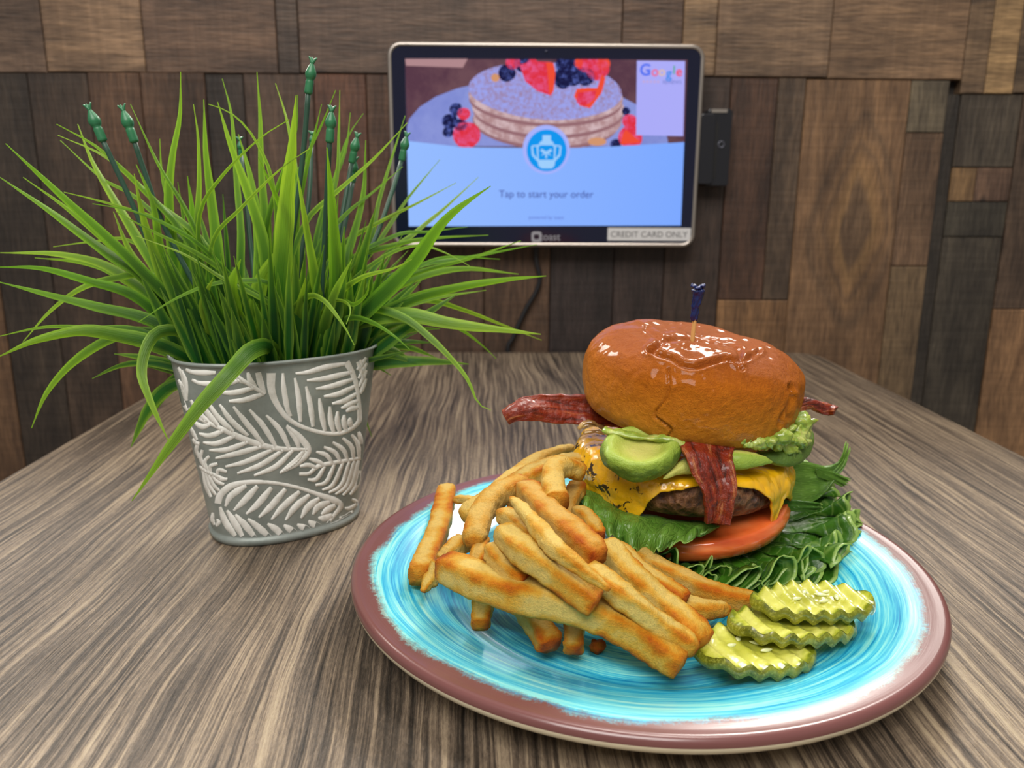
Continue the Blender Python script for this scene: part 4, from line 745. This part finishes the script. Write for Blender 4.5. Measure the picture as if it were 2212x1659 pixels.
mesh('cheese_slice', V, grid_faces(NRr, NT, True), ch, bg, attrs={'uvw': A}, mods=[('SOLIDIFY', dict(thickness=.0016, offset=-1)), ('SUBSURF', dict(levels=0, render_levels=1))])
# grilled onion on the left rim
on = Mat('grilled_onion', rough=.12, Subsurface_Weight=.2, Subsurface_Scale=.003, Coat_Weight=.7); on.set(**{'Base Color': on.ramp(on.noise(on.obj(), 120, 3), [(.35, (70, 40, 34)), (.5, (150, 112, 62)), (.65, (196, 164, 104))])})
for P_, w_ in (([(1250, 925), (1262, 914), (1280, 913), (1298, 922), (1312, 930)], 8), ([(1262, 935), (1285, 932), (1305, 936)], 7), ([(1256, 922), (1270, 918), (1290, 920)], 6)):
    P = [at_y(x, y, .392) for x, y in P_]; V, Fc, A = sweep(P, w_*.38/F*.9, w_*.38/F*.5, 12, 2.4, m=20, disp=lambda p, t, a: .0006*fbm(p, 200, 2)); mesh('grilled_onion', V, Fc, on, bg)
# tomato
to = Mat('tomato', rough=.14, Subsurface_Weight=.3, Subsurface_Scale=.006, Subsurface_Radius=(1, .25, .1), Coat_Weight=.5); nt_ = to.noise(to.map(to.obj(), (1, 1, 5)), 40, 3)
to.set(**{'Base Color': to.ramp(nt_, [(.35, (214, 88, 36)), (.55, (230, 112, 54)), (.7, (240, 140, 84))])}); to.bump(to.noise(to.obj(), 200, 3), .0006, .4)
pp = catmull(np.array([(0, 0, 0), (.045, 0, 0), (.0505, .0020, 0), (.0528, .0055, 0), (.0515, .0090, 0), (.047, .0105, 0), (0, .0105, 0)]), 40)[:, :2]
Rt = Matrix.Rotation(math.radians(-7), 3, 'Y') @ Matrix.Rotation(math.radians(2), 3, 'X'); V, Fc = lathe([tuple(p) for p in pp], 160); V = [np.array(Rt @ Vector((v[0]*(1+.02*math.sin(3*math.atan2(v[1], v[0]))), v[1], v[2])))+np.array((.1060, .4030, .0205)) for v in V]
mesh('tomato_slice', V, Fc, to, bg)
# lettuce
def lettuce_mat(name, c0, c1, rim):
    m = Mat(name, rough=.34, Coat_Weight=.18, Coat_Roughness=.15); o = m.obj(); a_, t_, c_ = m.sep(m.attr('uvw').outputs['Vector'])
    vn = m.voro(m.comb(m.math('MULTIPLY', a_, 30.), m.math('MULTIPLY', t_, 5.), 0.), 1.4, 'DISTANCE_TO_EDGE'); nn = m.noise(o, 70, 4, .6)
    col = m.ramp(nn, [(.3, c0), (.7, c1)]); col = m.mix(m.ramp(vn, [(.0, .3), (.06, 0.)]), col, rim); col = m.mix(m.ramp(t_, [(.96, 0.), (.982, .9)]), col, rim)
    m.set(**{'Base Color': col}); b = m.bump(m.math('ADD', m.ramp(vn, [(0., 0.), (.2, .35)]), m.noise(o, 160, 3)), .0012, .6); m.translucent(m.mix(1., col, (225, 255, 120), 'MULTIPLY'), .35, b); return m
lm1 = lettuce_mat('frilly_lettuce', (40, 88, 18), (78, 132, 34), (164, 196, 100)); lm2 = lettuce_mat('smooth_lettuce', (76, 126, 34), (124, 168, 64), (158, 196, 96)); lm3 = lettuce_mat('pale_lettuce', (140, 176, 92), (190, 212, 140), (206, 224, 160))
def frill(name, c, a0, a1, r0, rf, zf, amp, waves, mat, seed, nt=26, ns=900, curl=1., label=None, pinch=.8):
    V = []; A = []
    for i in range(nt):
        t = i/(nt-1)
        for k in range(ns):
            s = k/(ns-1); ad = a0+(a1-a0)*s; a = math.radians(ad)
            ph = 2*math.pi*waves*s+1.6*mn.noise(Vector((s*waves*.7, seed, 0))); am = amp*(.75+.6*mn.noise(Vector((s*waves*.45+5, seed, 3))))
            e1 = t**1.6; e2 = max(0, (t-.5)/.5)**1.5
            zz = am*e1*math.sin(ph)+amp*.68*e2*math.sin(2.7*ph+1)+amp*.16*e2*math.sin(7.3*ph)
            tan = am*pinch*e1*math.sin(2*ph+.6)*curl+amp*.85*e2*math.cos(2.7*ph)
            R1 = rf(ad)*(1+.07*mn.noise(Vector((s*waves*1.3, seed+9, 1)))+.025*math.sin(ph*5.1)*e2+.012*math.sin(ph*11)*e2); rr = r0+(R1-r0)*t+am*.45*e2*math.cos(ph)
            p = np.array((c[0]+rr*math.cos(a)-tan*math.sin(a), c[1]+rr*math.sin(a)+tan*math.cos(a), zf(ad, t)+zz))
            p = p+np.array((.6, .6, 1.))*.0017*fbm(p, 150, 3, seed)*t; p[2] = max(p[2], plate_z(p[0], p[1])+.0012+.0004*math.sin(ph*3)); V.append(p); A.append((s, t, 0))
    o = mesh(name, V, grid_faces(nt, ns), mat, bg, attrs={'uvw': A}, mods=[('SOLIDIFY', dict(thickness=.0005, offset=0))])
    if label: o['label'] = label
def I(xs, ys): return lambda v: float(np.interp(v, xs, ys))
rF = I([-150, -110, -80, -50, -20, 0, 20, 45, 70], [.052, .058, .062, .070, .080, .084, .080, .072, .060])
zE = I([-150, -90, -50, -20, 10, 45, 70], [.015, .012, .014, .021, .030, .036, .034])
frill('lettuce_leaf', CB, -150, 72, .030, rF, lambda ad, t: .0165+(zE(ad)-.0165)*t**1.3, .0092, 14, lm1, 2.3, label='dark green frilly lettuce leaf')
rG = I([-120, -80, -50, -20, 0, 20, 45], [.054, .060, .067, .074, .076, .072, .060]); zG = I([-120, -60, 0, 45], [.011, .011, .014, .020])
frill('lettuce_leaf', CB, -125, 50, .030, rG, lambda ad, t: .0150+(zG(ad)-.0150)*t**1.2, .0075, 12, lm1, 7.9)
frill('lettuce_leaf', CB, -72, -28, .035, lambda ad: .068, lambda ad, t: .014-.006*t, .0035, 3.2, lm3, 4.4, ns=300, label='pale underside of a lettuce leaf')
def patch(name, rows, mat, amp=.0, waves=5, nu=90, nv=46, label=None, th=.0006):
    """rows of pixel points with depth Y, row 0 tucked in, last row the free edge"""
    Rw = [catmull(np.array([at_y(x, y, Y) for x, y, Y in r]), nu) for r in rows]; G = np.array([catmull(np.array([r[j] for r in Rw]), nv) for j in range(nu)]); V = []; A = []
    du = np.gradient(G, axis=0); dv = np.gradient(G, axis=1); Nn = np.cross(du, dv); Nn /= np.linalg.norm(Nn, axis=2)[..., None]+1e-12
    for i in range(nv):
        t = i/(nv-1)
        for j in range(nu):
            s = j/(nu-1); ph = s*waves*2*math.pi; q = G[j, i]+Nn[j, i]*(amp*t**2*math.sin(ph+1.5*mn.noise(Vector((s*5, 3, t))))+.0008*fbm(G[j, i], 120, 2, 4.)); q = q+dv[j, i]*nv*.05*t**4*math.sin(ph*2.3+2)
            V.append(q); A.append((s, t, 0))
    o = mesh(name, V, grid_faces(nv, nu), mat, bg, attrs={'uvw': A}, mods=[('SOLIDIFY', dict(thickness=th, offset=0)), ('SUBSURF', dict(levels=0, render_levels=1))])
    if label: o['label'] = label
patch('lettuce_leaf', [[(1243, 1052, .385), (1290, 1066, .378), (1345, 1096, .372), (1420, 1116, .368), (1500, 1126, .368), (1556, 1136, .370)],
                       [(1244, 1062, .372), (1285, 1090, .360), (1335, 1116, .354), (1400, 1135, .351), (1475, 1142, .350), (1550, 1140, .354)],
                       [(1252, 1080, .366), (1285, 1116, .352), (1335, 1150, .346), (1395, 1168, .343), (1460, 1160, .343), (1530, 1146, .348)],
                       [(1262, 1098, .364), (1296, 1138, .349), (1345, 1178, .343), (1400, 1200, .340), (1448, 1180, .340), (1512, 1156, .346)]], lm2, .0044, 5.5, label='smooth bright lettuce leaf drooping at the front')
patch('lettuce_leaf', [[(1640, 1000, .405), (1640, 1040, .402), (1650, 1092, .398)], [(1730, 996, .412), (1735, 1038, .408), (1738, 1088, .400)], [(1778, 1006, .414), (1780, 1036, .410), (1774, 1072, .405)],
                       [(1808, 1000, .414), (1806, 1018, .411), (1802, 1036, .408)], [(1822, 984, .414), (1823, 997, .412), (1822, 1012, .410)], [(1827, 962, .415), (1829, 970, .414), (1833, 982, .413)]], lm2, .0012, 3, label='lettuce tongue curling up at the right')
patch('lettuce_leaf', [[(1760, 1010, .410), (1765, 1030, .409)], [(1795, 1018, .409), (1795, 1040, .408)], [(1815, 1026, .408), (1812, 1048, .407)], [(1836, 1034, .407), (1822, 1052, .407)]], lm2, .001, 2)
patch('lettuce_leaf', [[(1660, 1072, .385), (1665, 1100, .382)], [(1710, 1080, .385), (1715, 1104, .382)], [(1755, 1085, .386), (1760, 1104, .384)], [(1772, 1088, .388), (1768, 1102, .386)]], lm1, .0015, 2)
patch('lettuce_leaf', [[(1262, 1035, .392), (1280, 1090, .385)], [(1248, 1045, .386), (1256, 1092, .380)], [(1238, 1062, .384), (1244, 1088, .379)]], lm1, .0015, 2)
# avocado
av = Mat('avocado_flesh', rough=.42, Subsurface_Weight=.3, Subsurface_Scale=.004, Subsurface_Radius=(.7, 1, .3), Coat_Weight=.2, Coat_Roughness=.3); a_, b_, c_ = av.sep(av.attr('uvw').outputs['Vector']); nn = av.noise(av.map(av.obj(), (1, 1, 2)), 200, 5, .7)
av.set(**{'Base Color': av.ramp(av.math('ADD', a_, av.math('MULTIPLY', av.math('SUBTRACT', nn, .5), .3)), [(.1, (204, 200, 104)), (.4, (184, 194, 84)), (.7, (164, 186, 68)), (.95, (142, 172, 54)), (1.1, (98, 128, 38))])}); av.bump(av.noise(av.obj(), 420, 5, .75), .0016, .8)
def avo_disc(px, py, Y, r, th, tx, ty, sx=1., label=None, rot=0):
    c = at_y(px, py, Y); Rm = Matrix.Rotation(math.radians(tx), 3, 'X') @ Matrix.Rotation(math.radians(ty), 3, 'Y') @ Matrix.Rotation(math.radians(rot), 3, 'Z')
    pf_ = catmull(np.array([(0, -.5, 0), (.6, -.5, 0), (.9, -.36, 0), (1.0, 0, 0), (.95, .34, 0), (.78, .46, 0), (.62, .36, 0), (.5, .24, 0), (.3, .17, 0), (0, .15, 0)]), 40)[:, :2]; V = []; A = []
    for q in pf_:
        for k in range(90):
            an = 2*math.pi*k/90; wob = 1+.05*math.sin(2*an+1)+.03*math.sin(3*an); p = Vector((q[0]*r*math.cos(an)*sx*wob, q[0]*r*math.sin(an)*wob, q[1]*th)); p *= 1+.05*fbm(p, 140, 3, px)+.09*fbm(p, 60, 2, px)
            V.append(np.array(Rm @ p)+c); A.append((q[0]**1.5 if q[1] > .05 else 1., 0, 0))
    o = mesh('avocado_slice', V, grid_faces(40, 90, True), av, bg, attrs={'uvw': A})
    if label: o['label'] = label
def avo_wedge(pts, w, h, pale=.3, label=None):
    P = [at_y(x, y, Y) for x, y, Y in pts]; V, Fc, A = sweep(P, w, h, 20, 2.6, m=26, disp=lambda p, t, a: .0007*fbm(p, 150, 3)); A[:, 0] = pale+.65*(np.sin(A[:, 1]*2*math.pi-2.) > .1); o = mesh('avocado_slice', V, Fc, av, bg, attrs={'uvw': A})
    if label: o['label'] = label
avo_disc(1384, 978, .3585, .0158, .0135, 27, -6, 1.12, 'thick rounded avocado slice with a hollow')
avo_wedge([(1433, 1034, .350), (1455, 1020, .352), (1485, 1006, .356), (1530, 995, .360)], [.0006, .0030, .0052, .0055], [.0006, .0025, .0042, .0045], .2)
avo_wedge([(1668, 998, .356), (1640, 994, .356), (1600, 994, .357), (1560, 994, .360)], [.0004, .0036, .0052, .0056], [.0006, .0034, .0046, .0050], .2)
avo_wedge([(1736, 925, .395), (1738, 950, .388), (1722, 975, .380), (1690, 988, .372), (1640, 985, .368)], [.003, .0050, .0056, .0050, .003], [.003, .0042, .0046, .0040, .002], .8, 'darker green avocado slice at the right')
msh = Mat('mashed_avocado', rough=.35, Subsurface_Weight=.3, Subsurface_Scale=.004, Coat_Weight=.4); msh.set(**{'Base Color': msh.ramp(msh.noise(msh.obj(), 110, 4, .6), [(.3, (98, 124, 34)), (.5, (146, 168, 62)), (.66, (192, 200, 118))])}); msh.bump(msh.noise(msh.obj(), 260, 4), .0015, .7)
bl = []
for i, (x, y, Y, r_) in enumerate([(1722, 925, .385, .0062), (1712, 940, .378, .0075), (1725, 952, .378, .0058), (1700, 958, .374, .0058), (1690, 935, .372, .0058), (1672, 945, .366, .0052), (1655, 945, .362, .0044), (1636, 950, .359, .0038), (1618, 952, .358, .0034), (1600, 955, .357, .0028), (1708, 920, .385, .0065), (1645, 958, .360, .0026), (1612, 962, .357, .0020)]):
    c = at_y(x, y, Y); V = []; n1__, n2__ = 22, 36
    for a in range(n1__):
        th_ = math.pi*a/(n1__-1)
        for b in range(n2__):
            f_ = 2*math.pi*b/n2__; u = np.array((math.sin(th_)*math.cos(f_), math.sin(th_)*math.sin(f_), math.cos(th_))); q = c+u*r_; V.append(c+u*r_*(1+.95*fbm(q, 120, 3, i*.3)+.45*fbm(q, 380, 3)))
    bl.append((V, grid_faces(n1__, n2__, True)))
V, Fc, _ = merge(bl); o = mesh('mashed_avocado', V, Fc, msh, bg); o['label'] = 'mashed pale avocado lumps under the right of the bun'
V, Fc, A = sweep([at_y(x, y, Y) for x, y, Y in ((1305, 930, .368), (1350, 938, .364), (1400, 945, .361), (1455, 950, .358), (1484, 966, .357))], .003, [.001, .0016, .0012, .0018, .002], 16, 2, m=30, disp=lambda p, t, a: .0014*fbm(p, 180, 3)); mesh('mashed_avocado', V, Fc, msh, bg)
# bacon
bc = Mat('crisp_bacon', rough=.42, Specular_IOR_Level=.35, Coat_Weight=.3, Coat_Roughness=.12, Subsurface_Weight=.1, Subsurface_Scale=.003); o = bc.obj(); a_, t_, c_ = bc.sep(bc.attr('uvw').outputs['Vector'])
sn = bc.noise(bc.comb(bc.math('MULTIPLY', a_, 5.), bc.math('MULTIPLY', t_, 2.2), c_), 1.3, 4, .6, .5); n3 = bc.noise(o, 330, 4, .7)
bc.set(**{'Base Color': bc.mix(.5, bc.ramp(sn, [(.32, (74, 24, 12)), (.46, (134, 42, 18)), (.58, (144, 60, 28)), (.66, (190, 122, 72)), (.72, (150, 74, 38))]), bc.ramp(n3, [(.35, (110, 60, 44)), (.65, (255, 220, 190))]), 'MULTIPLY')}); bc.bump(bc.math('ADD', n3, sn), .0012, .8)
def bacon(pts, wpx, wup, label, wv_=(.0016, 2.4), th=.0018, seed=0.):
    """ribbon: centre pixels with depth Y; widths in pixels; wup: direction of the ribbon's width"""
    P = catmull(np.array([at_y(x, y, Y) for x, y, Y in pts]), 120); m = len(P); w_ = np.interp(np.linspace(0, 1, m), np.linspace(0, 1, len(wpx)), wpx)*.38/F/2
    Wu = np.array([np.interp(np.linspace(0, 1, m), np.linspace(0, 1, len(wup)), [q[j] for q in wup]) for j in range(3)]).T; T = np.gradient(P, axis=0); T /= np.linalg.norm(T, axis=1)[:, None]
    Wd = Wu-(Wu*T).sum(1)[:, None]*T; Wd /= np.linalg.norm(Wd, axis=1)[:, None]; Nn = np.cross(T, Wd); V = []; A = []; nu = 21
    for i in range(m):
        t = i/(m-1)
        for j in range(nu):
            u = j/(nu-1)*2-1; jag = 1+.07*mn.noise(Vector((t*14, u*.6+seed, 2)))+.03*mn.noise(Vector((t*60, u+seed, 5)))
            q = P[i]+Wd[i]*u*w_[i]*jag+Nn[i]*(wv_[0]*math.sin(t*wv_[1]*2*math.pi+u*.9+seed)+.0014*math.sin(u*2.6+t*5+seed)+.0009*fbm(P[i]+Wd[i]*u*.01, 150, 3, seed)); V.append(q); A.append(((u+1)/2, t, seed/10))
    o = mesh('bacon_strip', V, grid_faces(m, nu), bc, bg, attrs={'uvw': A}, mods=[('SOLIDIFY', dict(thickness=th, offset=0)), ('SUBSURF', dict(levels=0, render_levels=1))]); o['label'] = label
bacon([(1092, 903, .395), (1118, 888, .395), (1160, 880, .398), (1220, 884, .402), (1290, 888, .405), (1350, 900, .408)], [34, 60, 74, 72, 70, 60], [(.05, .45, .9)]*2, 'bacon strip jutting out to the left', (.0010, 1.3), .0022, 1.)
bacon([(1690, 895, .410), (1730, 876, .410), (1752, 872, .410), (1775, 878, .410), (1792, 884, .410), (1806, 888, .408)], [30, 28, 22, 22, 30, 24], [(.05, .75, .65)]*2, 'bacon end jutting out to the right', (.0008, 1.6), .0026, 4.)
bacon([(1522, 938, .372), (1525, 962, .357), (1536, 1000, .3475), (1552, 1050, .3435), (1553, 1090, .342), (1549, 1132, .3415)], [124, 126, 108, 86, 66, 50], [(1, .1, .02), (1, .08, -.04), (1, -.05, -.05)], 'glossy dark bacon strip hanging down the front', (.0009, 1.5), .0024, 7.)
# ------------------------------------------------------------------ toothpick
ptop, pbot = at_y(1509.5, 607, .400), at_y(1494, 752, .404); D = ptop-pbot
pk_ = empty('frilled_toothpick', pbot); tag(pk_, 'wooden toothpick with a dark blue cellophane tip standing in the top of the bun', 'toothpick')
wd = Mat('birch_wood', (216, 172, 104), .5); cel = Mat('blue_cellophane', rough=.35, Coat_Weight=.15); cel.set(**{'Base Color': cel.mix(cel.noise(cel.obj(), 300, 3), (10, 16, 52), (26, 46, 112))}); cel.bump(cel.noise(cel.map(cel.obj(), (1, 1, .25)), 900, 3), .001, .7)
V, Fc, A = sweep([pbot-D*.12, pbot, pbot+D*.3, pbot+D*.6], [.0007, .00115, .00115, .00115], [.0007, .00115, .00115, .00115], 12, 2, (0, 1, .01), 16); mesh('stick', V, Fc, wd, pk_)
P = [pbot+D*t+np.array((.0004*math.sin(t*9), 0, 0)) for t in np.linspace(.42, .90, 30)]
V, Fc, A = sweep(P, np.interp(np.linspace(0, 1, 30), [0, .5, .8, .93, 1], [.0015, .0019, .0025, .0032, .0012]), np.interp(np.linspace(0, 1, 30), [0, .5, .8, .93, 1], [.0014, .0016, .002, .0028, .001]), 18, 2.2, (0, 1, .01), disp=lambda p, t, a: .0004*math.sin(a*5+t*14)+.0004*fbm(p, 400, 2)); pa = [(V, Fc)]
for i in range(9):
    a = i*2.4; q0 = pbot+D*.88; e_ = np.array((math.cos(a)*.0032, math.sin(a)*.0024, .0010+.0010*math.sin(i*1.7))); V, Fc, A = sweep([q0, q0+e_*.5+np.array((0, 0, .0008)), q0+e_, q0+e_*1.1+np.array((0, 0, .0006))], [.0006, .0011, .0013, .0005], [.0005, .0006, .0007, .0004], 8, 2, m=10, disp=lambda p, t, a2: .0004*fbm(p, 500, 2)); pa.append((V, Fc))
V, Fc, _ = merge(pa); mesh('frill', V, Fc, cel, pk_)
# small crumbs
for x, y, z, r_, lb in ((976, 1152, .012, .0026, 'brown batter crumb on the plate beside the upright left fry'), (1290, 1394, .008, .0035, 'dark batter crumb on the plate below the middle of the front fry')):
    c = at_z(x, y, z); V = []
    for a in range(14):
        th_ = math.pi*a/13
        for b in range(20):
            f_ = 2*math.pi*b/20; u = np.array((math.sin(th_)*math.cos(f_), math.sin(th_)*math.sin(f_), math.cos(th_)*.7)); V.append(c+u*r_*(1+.6*fbm(c+u*r_, 300, 2)))
    o = mesh('crumb', V, grid_faces(14, 20, True), fm_, attrs={'uvw': np.full((len(V), 3), .75), 'tone': np.full(len(V), .4)}); tag(o, lb, 'crumb')
for o in list(bpy.data.objects):
    if '_org' in o: del o['_org']
